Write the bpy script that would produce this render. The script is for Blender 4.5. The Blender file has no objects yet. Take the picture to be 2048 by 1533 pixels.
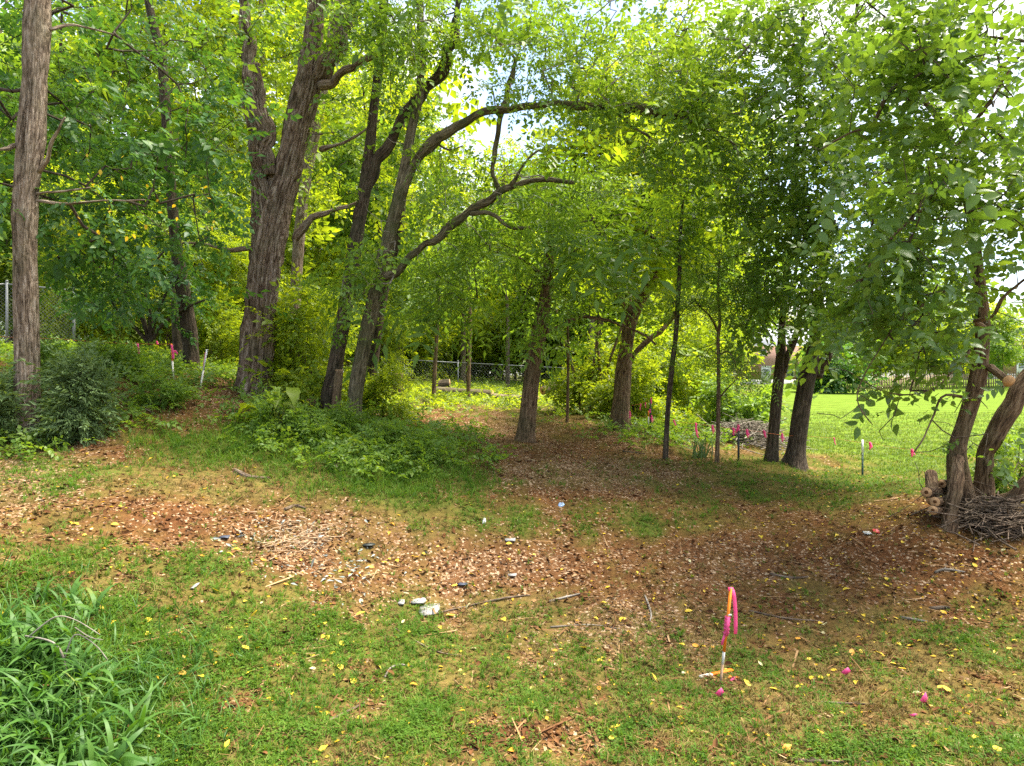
import bpy, math, random
import numpy as np
from mathutils import Vector, Matrix

random.seed(11)
rng = np.random.default_rng(11)
R = math.radians
sc = bpy.context.scene

# ------------------------------------------------------------------ camera, sky, sun, exposure
CAMZ = 2.5
FPX = 2048 * 24 / 36.0
cam_d = bpy.data.cameras.new('camera')
cam = bpy.data.objects.new('camera', cam_d)
sc.collection.objects.link(cam)
cam.location = (0, 0, CAMZ)
cam.rotation_euler = (R(90), 0, 0)
cam_d.lens = 24
cam_d.sensor_width = 36
cam_d.clip_start = 0.1
cam_d.clip_end = 2000
sc.camera = cam

SUN_EL, SUN_AZ = 65.0, 72.0          # azimuth measured from +Y towards +X
world = bpy.data.worlds.new('World')
sc.world = world
world.use_nodes = True
wn, wl = world.node_tree.nodes, world.node_tree.links
wn.clear()
w_out = wn.new('ShaderNodeOutputWorld')
w_bg = wn.new('ShaderNodeBackground')
w_bg.inputs['Strength'].default_value = 0.12
w_sky = wn.new('ShaderNodeTexSky')
w_sky.sky_type = 'NISHITA'
w_sky.sun_disc = False
w_sky.sun_elevation = R(SUN_EL)
w_sky.sun_rotation = R(SUN_AZ)
w_sky.altitude = 100
w_sky.dust_density = 2.5
w_tc = wn.new('ShaderNodeTexCoord')
w_map = wn.new('ShaderNodeMapping')
w_map.inputs['Scale'].default_value = (1, 1, 2.2)
w_noise = wn.new('ShaderNodeTexNoise')
w_noise.inputs['Scale'].default_value = 3.1
w_noise.inputs['Detail'].default_value = 7
w_noise.inputs['Roughness'].default_value = 0.55
w_ramp = wn.new('ShaderNodeValToRGB')
w_ramp.color_ramp.elements[0].position = 0.44
w_ramp.color_ramp.elements[1].position = 0.66
w_mix = wn.new('ShaderNodeMix')
w_mix.data_type = 'RGBA'
w_mix.inputs['B'].default_value = (4.9, 4.7, 4.4, 1)
wl.new(w_tc.outputs['Generated'], w_map.inputs['Vector'])
wl.new(w_map.outputs['Vector'], w_noise.inputs['Vector'])
wl.new(w_noise.outputs['Fac'], w_ramp.inputs['Fac'])
wl.new(w_ramp.outputs['Color'], w_mix.inputs['Factor'])
wl.new(w_sky.outputs['Color'], w_mix.inputs['A'])
wl.new(w_mix.outputs['Result'], w_bg.inputs['Color'])
wl.new(w_bg.outputs['Background'], w_out.inputs['Surface'])

sun_d = bpy.data.lights.new('sun', 'SUN')
sun_d.energy = 3.9
sun_d.angle = R(24)
sun_d.color = (1.0, 0.93, 0.80)
sun = bpy.data.objects.new('sun', sun_d)
sc.collection.objects.link(sun)
_sd = Vector((math.sin(R(SUN_AZ)) * math.cos(R(SUN_EL)), math.cos(R(SUN_AZ)) * math.cos(R(SUN_EL)), math.sin(R(SUN_EL))))
sun.rotation_euler = _sd.to_track_quat('Z', 'Y').to_euler()
sun.location = _sd * 60

vs = sc.view_settings
vs.view_transform = 'Standard'
vs.look = 'None'
vs.gamma = 1
vs.use_curve_mapping = False
vs.exposure = 1.95
sc.render.engine = 'CYCLES'
sc.cycles.use_denoising = False
sc.cycles.max_bounces = 7
sc.cycles.diffuse_bounces = 4
sc.cycles.glossy_bounces = 2
sc.cycles.transmission_bounces = 5
sc.cycles.sample_clamp_indirect = 6

# ------------------------------------------------------------------ small helpers
def S(r, g, b):
    f = lambda c: ((c / 255 + 0.055) / 1.055) ** 2.4 if c > 10 else c / 255 / 12.92
    return (f(r), f(g), f(b))

def P(px, py, d):
    return Vector(((px - 1024) / FPX * d, d, CAMZ - (py - 766.5) / FPX * d))

def wave_noise(x, y, scale, seed, n=7):
    r = np.random.default_rng(seed)
    out = np.zeros(np.shape(x))
    for i in range(n):
        a = r.uniform(0, 2 * math.pi)
        k = 2 * math.pi / scale * r.uniform(0.5, 1.7)
        out = out + np.sin((np.cos(a) * x + np.sin(a) * y) * k + r.uniform(0, 6.28))
    return out / math.sqrt(n / 2)

def mesh_from(name, V, F, smooth=False):
    """V (n,3) floats, F list of arrays / one int array of equal-sized faces, or list of tuples"""
    me = bpy.data.meshes.new(name)
    V = np.asarray(V, dtype=np.float32).reshape(-1, 3)
    if isinstance(F, np.ndarray):
        k = F.shape[1]
        loops = F.astype(np.int32).ravel()
        starts = np.arange(len(F), dtype=np.int32) * k
    else:
        loops = np.fromiter((i for f in F for i in f), dtype=np.int32)
        sizes = np.fromiter((len(f) for f in F), dtype=np.int32)
        starts = np.concatenate([[0], np.cumsum(sizes)[:-1]]).astype(np.int32)
    me.vertices.add(len(V))
    me.vertices.foreach_set('co', V.ravel())
    me.loops.add(len(loops))
    me.loops.foreach_set('vertex_index', loops)
    me.polygons.add(len(starts))
    me.polygons.foreach_set('loop_start', starts)
    me.update(calc_edges=True)
    if smooth:
        me.polygons.foreach_set('use_smooth', np.ones(len(starts), dtype=bool))
    return me

def tag(o, label=None, cat=None, group=None, kind=None):
    if label: o['label'] = label
    if cat: o['category'] = cat
    if group: o['group'] = group
    if kind: o['kind'] = kind
    return o

def link(name, me, mat=None, parent=None, loc=None):
    o = bpy.data.objects.new(name, me)
    sc.collection.objects.link(o)
    if mat is not None and me is not None and not me.materials:
        me.materials.append(mat)
    if parent is not None:
        o.parent = parent
    if loc is not None:
        o.location = loc
    return o

def empty(name, loc, label, cat, group=None):
    o = bpy.data.objects.new(name, None)
    o.empty_display_size = 0.2
    sc.collection.objects.link(o)
    o.location = loc
    return tag(o, label, cat, group)

def copy_tree(o, parent=None):
    c = o.copy()
    sc.collection.objects.link(c)
    c.parent = parent
    for ch in list(o.children):
        copy_tree(ch, c)
    return c

class MB:
    def __init__(s):
        s.v, s.f, s.bk = [], [], []
    def add(s, V, F, bk=None):
        b = len(s.v)
        s.v += [tuple(p) for p in V]
        s.f += [tuple(i + b for i in f) for f in F]
        s.bk += [tuple(q) for q in (bk if bk is not None else V)]
        return s
    def box(s, c, size, rot=None, taper=1.0):
        c = Vector(c); hx, hy, hz = size[0] / 2, size[1] / 2, size[2] / 2
        V = []
        for z in (-1, 1):
            t = taper if z > 0 else 1
            for x, y in ((-1, -1), (1, -1), (1, 1), (-1, 1)):
                p = Vector((x * hx * t, y * hy * t, z * hz))
                if rot is not None: p = rot @ p
                V.append(c + p)
        return s.add(V, [(3, 2, 1, 0), (4, 5, 6, 7), (0, 1, 5, 4), (1, 2, 6, 5), (2, 3, 7, 6), (3, 0, 4, 7)])
    def bar(s, a, b, w, h=None, up=(0, 0, 1)):
        a, b = Vector(a), Vector(b)
        d = b - a
        z = d.normalized()
        x = Vector(up).cross(z)
        if x.length < 1e-4: x = Vector((1, 0, 0)).cross(z)
        x.normalize(); y = z.cross(x)
        rot = Matrix((x, y, z)).transposed()
        return s.box((a + b) / 2, (w, h or w, d.length), rot)
    def tube(s, pts, rad, sides=8, ridge=0.0, seed=0, flare=0.0, cap=True, lump=0.0):
        pts = [Vector(p) for p in pts]
        n = len(pts)
        if not hasattr(rad, '__len__'): rad = [rad] * n
        rr = np.random.default_rng(seed)
        t0 = (pts[1] - pts[0]).normalized()
        ref = Vector((1, 0, 0)) if abs(t0.x) < 0.8 else Vector((0, 1, 0))
        u = (ref - t0 * ref.dot(t0)).normalized()
        V, BK, L = [], [], 0.0
        ks = rr.integers(7, 19, 5) * 2 if ridge > .08 else rr.integers(3, 9, 5) * 2; ph = rr.uniform(0, 6.28, 5); w1 = rr.uniform(0.6, 2.2, 5); wa = rr.uniform(0.3, 1.1, 5)
        fk = rr.integers(3, 6); fp = rr.uniform(0, 6.28)
        off = rr.uniform(0, 40)
        for i in range(n):
            t = (pts[min(i + 1, n - 1)] - pts[max(i - 1, 0)]).normalized()
            u = (u - t * u.dot(t)).normalized()
            w = t.cross(u)
            if i: L += (pts[i] - pts[i - 1]).length
            for k in range(sides):
                th = 2 * math.pi * k / sides
                r = rad[i]
                m = 1.0
                if ridge:
                    q = 0.0
                    for j in range(5):
                        q += 1 - 2 * abs(math.sin(0.5 * ks[j] * th * 1.0 + ph[j] + wa[j] * math.sin(L * w1[j] * 2.2)))
                    m += ridge * q / 2.5
                if lump:
                    m += lump * (math.sin(2 * th + L * 2.3 + ph[0]) * 0.6 + math.sin(L * 5.1 + ph[1]) * 0.4)
                if flare:
                    m += flare * math.exp(-L / 0.22) * (0.9 + 0.75 * math.sin(fk * th + fp) + .3 * math.sin((fk + 3) * th + fp * 2))
                p = pts[i] + (u * math.cos(th) + w * math.sin(th)) * (r * m)
                V.append(p); BK.append((math.cos(th) * r + off, math.sin(th) * r, L + off))
        F = []
        for i in range(n - 1):
            for k in range(sides):
                a, b = i * sides + k, i * sides + (k + 1) % sides
                F.append((a, b, b + sides, a + sides))
        if cap:
            F.append(tuple(range(sides - 1, -1, -1)))
            F.append(tuple((n - 1) * sides + k for k in range(sides)))
        return s.add(V, F, BK)
    def build(s, name, mat, parent=None, smooth=False, base=None):
        V = np.array(s.v, dtype=np.float32)
        if base is None and parent is not None:
            base = world_loc(parent)
        if base is not None:
            V = V - np.array(base, dtype=np.float32)
        me = mesh_from(name, V, s.f, smooth)
        a = me.attributes.new('bk', 'FLOAT_VECTOR', 'POINT')
        a.data.foreach_set('vector', np.array(s.bk, dtype=np.float32).ravel())
        return link(name, me, mat, parent, None if parent is not None else base)

def world_loc(o):
    l = Vector((0, 0, 0))
    while o is not None:
        l = l + o.location
        o = o.parent
    return l

def catmull(pts, step):
    """pts list of (Vector, radius) -> resampled"""
    P_ = [Vector(p) for p, r in pts]; Rr = [r for p, r in pts]
    out, rad = [], []
    n = len(P_)
    for i in range(n - 1):
        p0 = P_[max(i - 1, 0)]; p1 = P_[i]; p2 = P_[i + 1]; p3 = P_[min(i + 2, n - 1)]
        m = max(1, int(math.ceil((p2 - p1).length / step)))
        for k in range(m):
            t = k / m
            q = 0.5 * ((2 * p1) + (p2 - p0) * t + (2 * p0 - 5 * p1 + 4 * p2 - p3) * t * t + (3 * p1 - p0 - 3 * p2 + p3) * t ** 3)
            out.append(q); rad.append(Rr[i] * (1 - t) + Rr[i + 1] * t)
    out.append(P_[-1]); rad.append(Rr[-1])
    return out, rad

# ------------------------------------------------------------------ materials
def new_mat(name):
    m = bpy.data.materials.new(name)
    m.use_nodes = True
    nt = m.node_tree
    return m, nt.nodes, nt.links, nt.nodes['Principled BSDF']

def ramp(n, stops):
    r = n.new('ShaderNodeValToRGB')
    e = r.color_ramp.elements
    while len(e) < len(stops): e.new(0.5)
    for el, (p, c) in zip(e, stops):
        el.position = p
        el.color = (*c, 1)
    return r

def mat_leaf(name, stops, trans=0.45, tint=(1.6, 1.45, 0.5), rough=0.45, spec=0.35):
    m, n, l, b = new_mat(name)
    g = n.new('ShaderNodeNewGeometry')
    oi = n.new('ShaderNodeObjectInfo')
    cl = n.new('ShaderNodeAttribute'); cl.attribute_name = 'cl'
    cm = n.new('ShaderNodeMath'); cm.operation = 'MULTIPLY_ADD'; cm.inputs[1].default_value = 0.32
    add = n.new('ShaderNodeMath'); add.operation = 'MULTIPLY_ADD'
    add.inputs[1].default_value = 0.54
    mul = n.new('ShaderNodeMath'); mul.operation = 'MULTIPLY'; mul.inputs[1].default_value = 0.14
    l.new(oi.outputs['Random'], mul.inputs[0])
    l.new(g.outputs['Random Per Island'], add.inputs[0])
    l.new(cl.outputs['Fac'], cm.inputs[0]); l.new(mul.outputs[0], cm.inputs[2])
    l.new(cm.outputs[0], add.inputs[2])
    r = ramp(n, stops)
    l.new(add.outputs[0], r.inputs['Fac'])
    l.new(r.outputs['Color'], b.inputs['Base Color'])
    b.inputs['Roughness'].default_value = rough
    b.inputs['Specular IOR Level'].default_value = spec
    tm = n.new('ShaderNodeMix'); tm.data_type = 'RGBA'; tm.blend_type = 'MULTIPLY'; tm.inputs['Factor'].default_value = 1
    tm.inputs['B'].default_value = (*tint, 1)
    l.new(r.outputs['Color'], tm.inputs['A'])
    t = n.new('ShaderNodeBsdfTranslucent')
    l.new(tm.outputs['Result'], t.inputs['Color'])
    ms = n.new('ShaderNodeMixShader')
    ms.inputs['Fac'].default_value = trans
    l.new(b.outputs['BSDF'], ms.inputs[1]); l.new(t.outputs['BSDF'], ms.inputs[2])
    l.new(ms.outputs['Shader'], n['Material Output'].inputs['Surface'])
    return m

def mat_bark(name, dark, mid, light, moss=(0.06, 0.075, 0.03), scale=16.0, bump=0.6, moss_amt=0.35):
    m, n, l, b = new_mat(name)
    a = n.new('ShaderNodeAttribute'); a.attribute_name = 'bk'
    mp = n.new('ShaderNodeMapping'); mp.inputs['Scale'].default_value = (scale, scale, scale * 0.16)
    l.new(a.outputs['Vector'], mp.inputs['Vector'])
    no = n.new('ShaderNodeTexNoise'); no.inputs['Scale'].default_value = 1.0; no.inputs['Detail'].default_value = 7; no.inputs['Roughness'].default_value = 0.65; no.inputs['Distortion'].default_value = 0.6
    l.new(mp.outputs['Vector'], no.inputs['Vector'])
    vo = n.new('ShaderNodeTexVoronoi'); vo.feature = 'DISTANCE_TO_EDGE'; vo.inputs['Scale'].default_value = 1.1
    l.new(mp.outputs['Vector'], vo.inputs['Vector'])
    r = ramp(n, [(0.34, dark), (0.5, mid), (0.68, light)])
    l.new(no.outputs['Fac'], r.inputs['Fac'])
    n2 = n.new('ShaderNodeTexNoise'); n2.inputs['Scale'].default_value = 2.3; n2.inputs['Detail'].default_value = 5
    l.new(a.outputs['Vector'], n2.inputs['Vector'])
    r2 = ramp(n, [(0.48, (0, 0, 0)), (0.68, (moss_amt,) * 3)])
    l.new(n2.outputs['Fac'], r2.inputs['Fac'])
    mx = n.new('ShaderNodeMix'); mx.data_type = 'RGBA'; mx.inputs['B'].default_value = (*moss, 1)
    l.new(r2.outputs['Color'], mx.inputs['Factor']); l.new(r.outputs['Color'], mx.inputs['A'])
    l.new(mx.outputs['Result'], b.inputs['Base Color'])
    b.inputs['Roughness'].default_value = 0.9
    b.inputs['Specular IOR Level'].default_value = 0.15
    su = n.new('ShaderNodeMath'); su.operation = 'MULTIPLY_ADD'; su.inputs[1].default_value = 1.2
    mn = n.new('ShaderNodeMath'); mn.operation = 'MINIMUM'; mn.inputs[1].default_value = 0.25
    l.new(vo.outputs['Distance'], mn.inputs[0]); l.new(mn.outputs[0], su.inputs[0]); l.new(no.outputs['Fac'], su.inputs[2])
    bp = n.new('ShaderNodeBump'); bp.inputs['Strength'].default_value = bump; bp.inputs['Distance'].default_value = 0.05
    l.new(su.outputs[0], bp.inputs['Height']); l.new(bp.outputs['Normal'], b.inputs['Normal'])
    return m

def mat_plain(name, col, rough=0.7, var=0.25, scale=9.0, spec=0.3, bump=0.0):
    m, n, l, b = new_mat(name)
    tc = n.new('ShaderNodeTexCoord')
    no = n.new('ShaderNodeTexNoise'); no.inputs['Scale'].default_value = scale; no.inputs['Detail'].default_value = 6
    l.new(tc.outputs['Object'], no.inputs['Vector'])
    lo = tuple(c * (1 - var) for c in col); hi = tuple(min(1, c * (1 + var)) for c in col)
    r = ramp(n, [(0.3, lo), (0.7, hi)])
    l.new(no.outputs['Fac'], r.inputs['Fac']); l.new(r.outputs['Color'], b.inputs['Base Color'])
    b.inputs['Roughness'].default_value = rough; b.inputs['Specular IOR Level'].default_value = spec
    if bump:
        bp = n.new('ShaderNodeBump'); bp.inputs['Strength'].default_value = bump; bp.inputs['Distance'].default_value = 0.02
        l.new(no.outputs['Fac'], bp.inputs['Height']); l.new(bp.outputs['Normal'], b.inputs['Normal'])
    return m

def mat_island(name, stops, rough=0.9, spec=0.05, trans=0.0):
    return mat_leaf(name, stops, trans, (1.3, 1.2, 0.6), rough, spec)

M = {}
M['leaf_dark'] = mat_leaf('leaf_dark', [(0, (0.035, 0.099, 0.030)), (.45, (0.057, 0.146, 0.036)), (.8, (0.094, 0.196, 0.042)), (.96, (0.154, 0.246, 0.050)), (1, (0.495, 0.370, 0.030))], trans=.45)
M['leaf_mid'] = mat_leaf('leaf_mid', [(0, (0.078, 0.160, 0.025)), (.5, (0.137, 0.243, 0.034)), (.9, (0.215, 0.320, 0.046)), (1, (0.312, 0.384, 0.057))], trans=.5)
M['leaf_bright'] = mat_leaf('leaf_bright', [(0, (0.126, 0.210, 0.020)), (.5, (0.198, 0.294, 0.026)), (.9, (0.300, 0.372, 0.035)), (1, (0.408, 0.432, 0.050))], trans=.6, tint=(1.75, 1.5, .45))
M['leaf_gloss'] = mat_leaf('leaf_gloss', [(0, (0.075, 0.149, 0.032)), (.5, (0.121, 0.218, 0.040)), (.85, (0.178, 0.276, 0.048)), (.98, (0.253, 0.345, 0.060)), (1, (0.483, 0.414, 0.050))], trans=.5, rough=.36, spec=.5)
M['leaf_yellow'] = mat_leaf('leaf_yellow', [(0, (.55, .30, .02)), (.5, (.62, .42, .03)), (1, (.60, .50, .06))], trans=.3)
M['leaf_cedar'] = mat_leaf('leaf_cedar', [(0, (.065, .115, .04)), (.6, (.105, .17, .055)), (.93, (.15, .22, .07)), (1, (.30, .20, .09))], trans=.3, rough=.6)
M['grass'] = mat_leaf('grass', [(0, (0.044, 0.106, 0.011)), (.45, (0.076, 0.163, 0.016)), (.8, (0.128, 0.220, 0.027)), (1, (0.272, 0.264, 0.072))], trans=.38, rough=.6, spec=.15)
M['grass_tall'] = mat_leaf('grass_tall', [(0, (.035, .10, .016)), (.5, (.06, .15, .024)), (.9, (.10, .20, .035)), (1, (.22, .24, .06))], trans=.38, rough=.5, spec=.3)
M['grass_dry'] = mat_island('grass_dry', [(0, (0.112, 0.072, 0.028)), (.45, (0.192, 0.136, 0.052)), (.75, (0.176, 0.168, 0.044)), (1, (0.336, 0.264, 0.120))], trans=.15)
M['clover'] = mat_leaf('clover', [(0, (0.045, 0.104, 0.011)), (.6, (0.082, 0.162, 0.017)), (1, (0.139, 0.234, 0.028))], trans=.35, rough=.65, spec=.12)
M['chips'] = mat_island('chips', [(0, (0.056, 0.027, 0.014)), (.4, (0.144, 0.072, 0.032)), (.72, (0.272, 0.160, 0.072)), (.93, (0.400, 0.280, 0.152)), (1, (0.464, 0.400, 0.304))])
M['litter'] = mat_island('litter', [(0, (0.040, 0.019, 0.010)), (.5, (0.124, 0.054, 0.022)), (.8, (0.208, 0.100, 0.040)), (1, (0.336, 0.200, 0.072))])
M['bark_pale'] = mat_bark('bark_pale', (.06, .04, .025), (.27, .20, .14), (.52, .43, .33), scale=26, bump=1.0)
M['bark_grey'] = mat_bark('bark_grey', (.05, .03, .018), (.22, .155, .11), (.45, .37, .30), moss=(.07, .08, .04), scale=22, bump=1.0)
M['bark_dark'] = mat_bark('bark_dark', (.018, .013, .008), (.07, .05, .034), (.15, .115, .08), scale=30, bump=.8, moss=(.05, .06, .03))
M['bark_olive'] = mat_bark('bark_olive', (.03, .024, .014), (.12, .098, .058), (.23, .195, .125), moss=(.055, .07, .022), scale=30, bump=.7, moss_amt=.6)
M['bark_brown'] = mat_bark('bark_brown', (.035, .02, .012), (.16, .10, .058), (.31, .22, .135), scale=30, bump=.8)
M['twig'] = mat_bark('twig', (.03, .022, .016), (.065, .048, .035), (.12, .095, .075), scale=30, bump=.2)
M['twig_pale'] = mat_bark('twig_pale', (.10, .08, .06), (.22, .19, .15), (.38, .34, .29), scale=30, bump=.2, moss_amt=.1)
M['twig_brown'] = mat_bark('twig_brown', (.04, .028, .018), (.10, .072, .05), (.18, .14, .10), scale=30, bump=.3)
M['stick'] = mat_bark('stick', (.05, .035, .025), (.14, .10, .07), (.27, .21, .15), scale=40, bump=.3, moss_amt=.1)
M['pink'] = mat_leaf('pink', [(0, (.92, .12, .36)), (1, (1.0, .20, .46))], trans=.45, tint=(1, 1, 1), rough=.35)
M['orange'] = mat_plain('orange', (.85, .22, .015), .55, .2, 25)
M['wood_bare'] = mat_plain('wood_bare', (.42, .27, .16), .8, .35, 30)
M['wood_white'] = mat_plain('wood_white', (.66, .62, .56), .75, .2, 30)
M['cut_wood'] = mat_plain('cut_wood', (.46, .27, .13), .85, .35, 22)
M['twine'] = mat_plain('twine', (.55, .16, .05), .8, .2, 30)
M['black_metal'] = mat_plain('black_metal', (.02, .025, .022), .5, .3, 20)
M['green_metal'] = mat_plain('green_metal', (.02, .05, .035), .5, .3, 20)
M['white_paint'] = mat_plain('white_paint', (.72, .72, .70), .6, .1, 12)
M['galv'] = mat_plain('galv', (.17, .18, .18), .45, .2, 14, .5)
M['paper'] = mat_plain('paper', (.52, .52, .50), .8, .2, 40, .2, .6)
M['stone'] = mat_plain('stone', (.27, .265, .25), .85, .3, 30, .2, .6)
M['blue_plastic'] = mat_plain('blue_plastic', (.35, .50, .75), .4, .3, 60)
M['red_plastic'] = mat_plain('red_plastic', (.65, .06, .05), .4, .3, 60)
M['picket'] = mat_plain('picket', (.30, .22, .14), .85, .3, 6)
M['roof'] = mat_plain('roof', (.33, .34, .38), .85, .2, 3, .2, .3)
M['concrete'] = mat_plain('concrete', (.50, .49, .47), .85, .15, 2)
M['siding'] = mat_plain('siding', (.62, .60, .58), .7, .06, 2)
M['shutter'] = mat_plain('shutter', (.05, .06, .085), .6, .1, 5)
M['glass'] = mat_plain('glass', (.10, .13, .14), .08, .3, 1.5, .8)

def mat_brick():
    m, n, l, b = new_mat('brick')
    tc = n.new('ShaderNodeTexCoord')
    mp = n.new('ShaderNodeMapping'); mp.inputs['Rotation'].default_value = (R(90), 0, 0)
    br = n.new('ShaderNodeTexBrick')
    br.inputs['Scale'].default_value = 1.0
    br.inputs['Brick Width'].default_value = 0.22; br.inputs['Row Height'].default_value = 0.075; br.inputs['Mortar Size'].default_value = 0.008
    br.inputs['Color1'].default_value = (.34, .15, .115, 1); br.inputs['Color2'].default_value = (.42, .21, .165, 1); br.inputs['Mortar'].default_value = (.50, .42, .37, 1)
    l.new(tc.outputs['Object'], mp.inputs['Vector']); l.new(mp.outputs['Vector'], br.inputs['Vector'])
    l.new(br.outputs['Color'], b.inputs['Base Color']); b.inputs['Roughness'].default_value = .9
    return m
M['brick'] = mat_brick()

# ------------------------------------------------------------------ terrain
CTRL = [  # (px, py, depth)
    (0, 1533, 3.9), (500, 1533, 4.15), (1024, 1533, 4.45), (1500, 1533, 4.45), (2048, 1533, 4.4),
    (1440, 1365, 5.66), (300, 1400, 4.45), (850, 1220, 7.2), (1250, 1220, 7.3), (1650, 1220, 7.2), (2040, 1250, 6.8),
    (500, 1200, 6.2), (0, 1200, 5.0), (0, 1000, 7.3), (250, 1000, 7.6), (500, 1000, 8.3), (750, 1040, 8.4),
    (54, 880, 10.0), (250, 865, 10.4), (-300, 860, 10.0), (150, 760, 11.6), (340, 755, 13.0), (420, 790, 12.6), (510, 785, 13.5),
    (600, 790, 16.0), (640, 775, 20.0), (650, 835, 13.0), (700, 855, 12.5), (560, 860, 11.2), (800, 935, 10.4), (500, 900, 10.0),
    (870, 795, 23.0), (800, 820, 17.0), (1000, 825, 18.0), (1052, 887, 14.0), (900, 870, 13.5), (1000, 1000, 9.6), (1000, 1100, 8.2),
    (1238, 852, 16.0), (1330, 915, 12.8), (1300, 1000, 10.0), (1150, 950, 11.3), (1433, 925, 12.8), (1540, 924, 13.6), (1588, 938, 13.5),
    (1725, 956, 13.4), (1500, 1000, 10.6), (1700, 1080, 8.7), (1898, 1072, 8.3), (1950, 1000, 9.2), (2048, 1110, 7.9), (2300, 1000, 9.4),
    (1500, 880, 16.0), (1850, 900, 17.0), (1750, 860, 23.0), (2048, 850, 24.0), (1600, 830, 28.0), (1700, 790, 50.0), (1850, 790, 50.0),
    (1520, 769, 85.0), (2000, 760, 72.0), (1380, 818, 30.0), (1150, 790, 27.0), (1100, 765, 42.0), (900, 760, 45.0), (500, 755, 35.0),
    (100, 700, 18.0), (100, 735, 40.0), (-200, 730, 20.0),
]
cx = [P(*c) for c in CTRL]
cxy = np.array([(p.x, p.y) for p in cx] + [(0, -1), (6, 0), (-6, 0), (0, -30), (-40, -30), (40, -30), (-25, 0), (25, 0), (-60, 30), (-120, 120), (0, 120), (120, 120), (0, 240), (-200, 240), (200, 240), (90, 20)])
cz = np.array([p.z for p in cx] + [-.05, -.05, .4, -1, 0, -1, 2.0, .3, 4.0, 5.0, 3.8, 3.5, 4.5, 6, 4.5, 1.5])

def _phi(r2):
    return 0.5 * r2 * np.log(r2 + 1e-9)
_sc = 10.0
_n = len(cxy)
_K = _phi(((cxy[:, None] - cxy[None]) ** 2).sum(-1) / _sc ** 2) + np.eye(_n) * 0.012
_A = np.zeros((_n + 3, _n + 3))
_A[:_n, :_n] = _K
_A[:_n, _n] = 1; _A[:_n, _n + 1:] = cxy / _sc
_A[_n, :_n] = 1; _A[_n + 1:, :_n] = (cxy / _sc).T
_w = np.linalg.solve(_A, np.concatenate([cz, np.zeros(3)]))

def ground_z(x, y):
    x = np.atleast_1d(np.asarray(x, float)); y = np.atleast_1d(np.asarray(y, float))
    out = np.empty(len(x))
    for s in range(0, len(x), 40000):
        xx, yy = x[s:s + 40000], y[s:s + 40000]
        r2 = ((xx[:, None] - cxy[None, :, 0]) ** 2 + (yy[:, None] - cxy[None, :, 1]) ** 2) / _sc ** 2
        out[s:s + 40000] = _phi(r2) @ _w[:_n] + _w[_n] + xx / _sc * _w[_n + 1] + yy / _sc * _w[_n + 2]
    near = np.clip((32 - y) / 16, 0, 1)
    return out + near * (0.022 * wave_noise(x, y, 1.3, 5) + 0.009 * wave_noise(x, y, 0.4, 6))

def gz(x, y):
    return float(ground_z([x], [y])[0])

def G(px, d):
    """point on the ground along image column px at depth d"""
    x = (px - 1024) / FPX * d
    return Vector((x, d, gz(x, d)))

def on_ground(px, py):
    """ground point seen at a pixel"""
    ds = np.geomspace(3.0, 90, 900)
    x = (px - 1024) / FPX * ds
    z = ground_z(x, ds)
    ray = CAMZ - (py - 766.5) / FPX * ds
    i = np.argmax(z >= ray)
    return Vector((x[i], ds[i], z[i]))

def proj(x, y, z):
    y = np.maximum(y, 0.5)
    return 1024 + x / y * FPX, 766.5 - (z - CAMZ) / y * FPX

SOIL = [(330, 1040, 270, 42, 1), (1150, 1130, 420, 55, 1), (1700, 1110, 360, 75, 1), (1500, 1190, 330, 40, .75), (1250, 1010, 260, 50, .5), (1200, 930, 220, 40, .6), (400, 800, 140, 55, .9), (180, 830, 160, 40, .7), (320, 860, 120, 30, .6), (1350, 920, 180, 40, .45), (1150, 990, 170, 22, .9), (1100, 900, 240, 42, .9), (860, 845, 130, 22, 1),
        (1070, 1475, 70, 30, .9), (1960, 1170, 170, 60, 1), (1990, 1350, 60, 22, .8), (470, 1408, 45, 14, .8), (255, 908, 75, 18, .8), (640, 1110, 130, 50, .9),
        (1560, 1290, 70, 20, .8), (930, 815, 110, 12, .9), (760, 1165, 150, 30, .8), (1900, 1060, 200, 50, .8), (1330, 880, 120, 20, .5), (1320, 1480, 40, 20, .6), (1250, 830, 60, 10, .6),
        (150, 740, 200, 40, .7), (450, 810, 80, 40, .9)]
CHIP = [(10, 950, 110, 60, 1), (1160, 950, 150, 26, 1), (1260, 1265, 140, 45, .9), (600, 1085, 110, 45, 1), (1000, 870, 120, 40, .6), (900, 1130, 250, 50, .5), (1300, 870, 150, 30, .5), (450, 800, 60, 30, .6), (1450, 1130, 200, 40, .4), (850, 1180, 160, 40, .5)]
GREEN = [(120, 1420, 290, 170, 1.2), (620, 1290, 230, 70, .7), (470, 895, 110, 24, .8), (1150, 1045, 190, 24, .9), (840, 985, 150, 26, .9), (1960, 1260, 70, 45, .7), (1850, 1505, 240, 25, .6), (950, 1450, 330, 50, .5),
         (780, 940, 170, 40, .8), (130, 960, 90, 40, .6), (250, 1130, 240, 40, .6), (1430, 930, 150, 12, .7), (1700, 970, 220, 30, .75), (1000, 780, 230, 30, 1), (620, 785, 60, 15, 1), (1350, 850, 90, 30, .9), (1450, 1010, 250, 25, .35), (1250, 1350, 250, 40, .3)]
DRY = [(1530, 1330, 330, 120, .7), (520, 970, 190, 45, .8), (1300, 950, 200, 45, .6), (250, 1150, 130, 40, .5), (1050, 1230, 300, 35, .5), (800, 1060, 200, 30, .4), (1100, 850, 200, 40, .5)]

def gauss_sum(L, px, py):
    o = np.zeros(np.shape(px))
    for x, y, a, b, w in L:
        o = np.maximum(o, w * np.exp(-0.5 * (((px - x) / a) ** 2 + ((py - y) / b) ** 2)))
    return o

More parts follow.
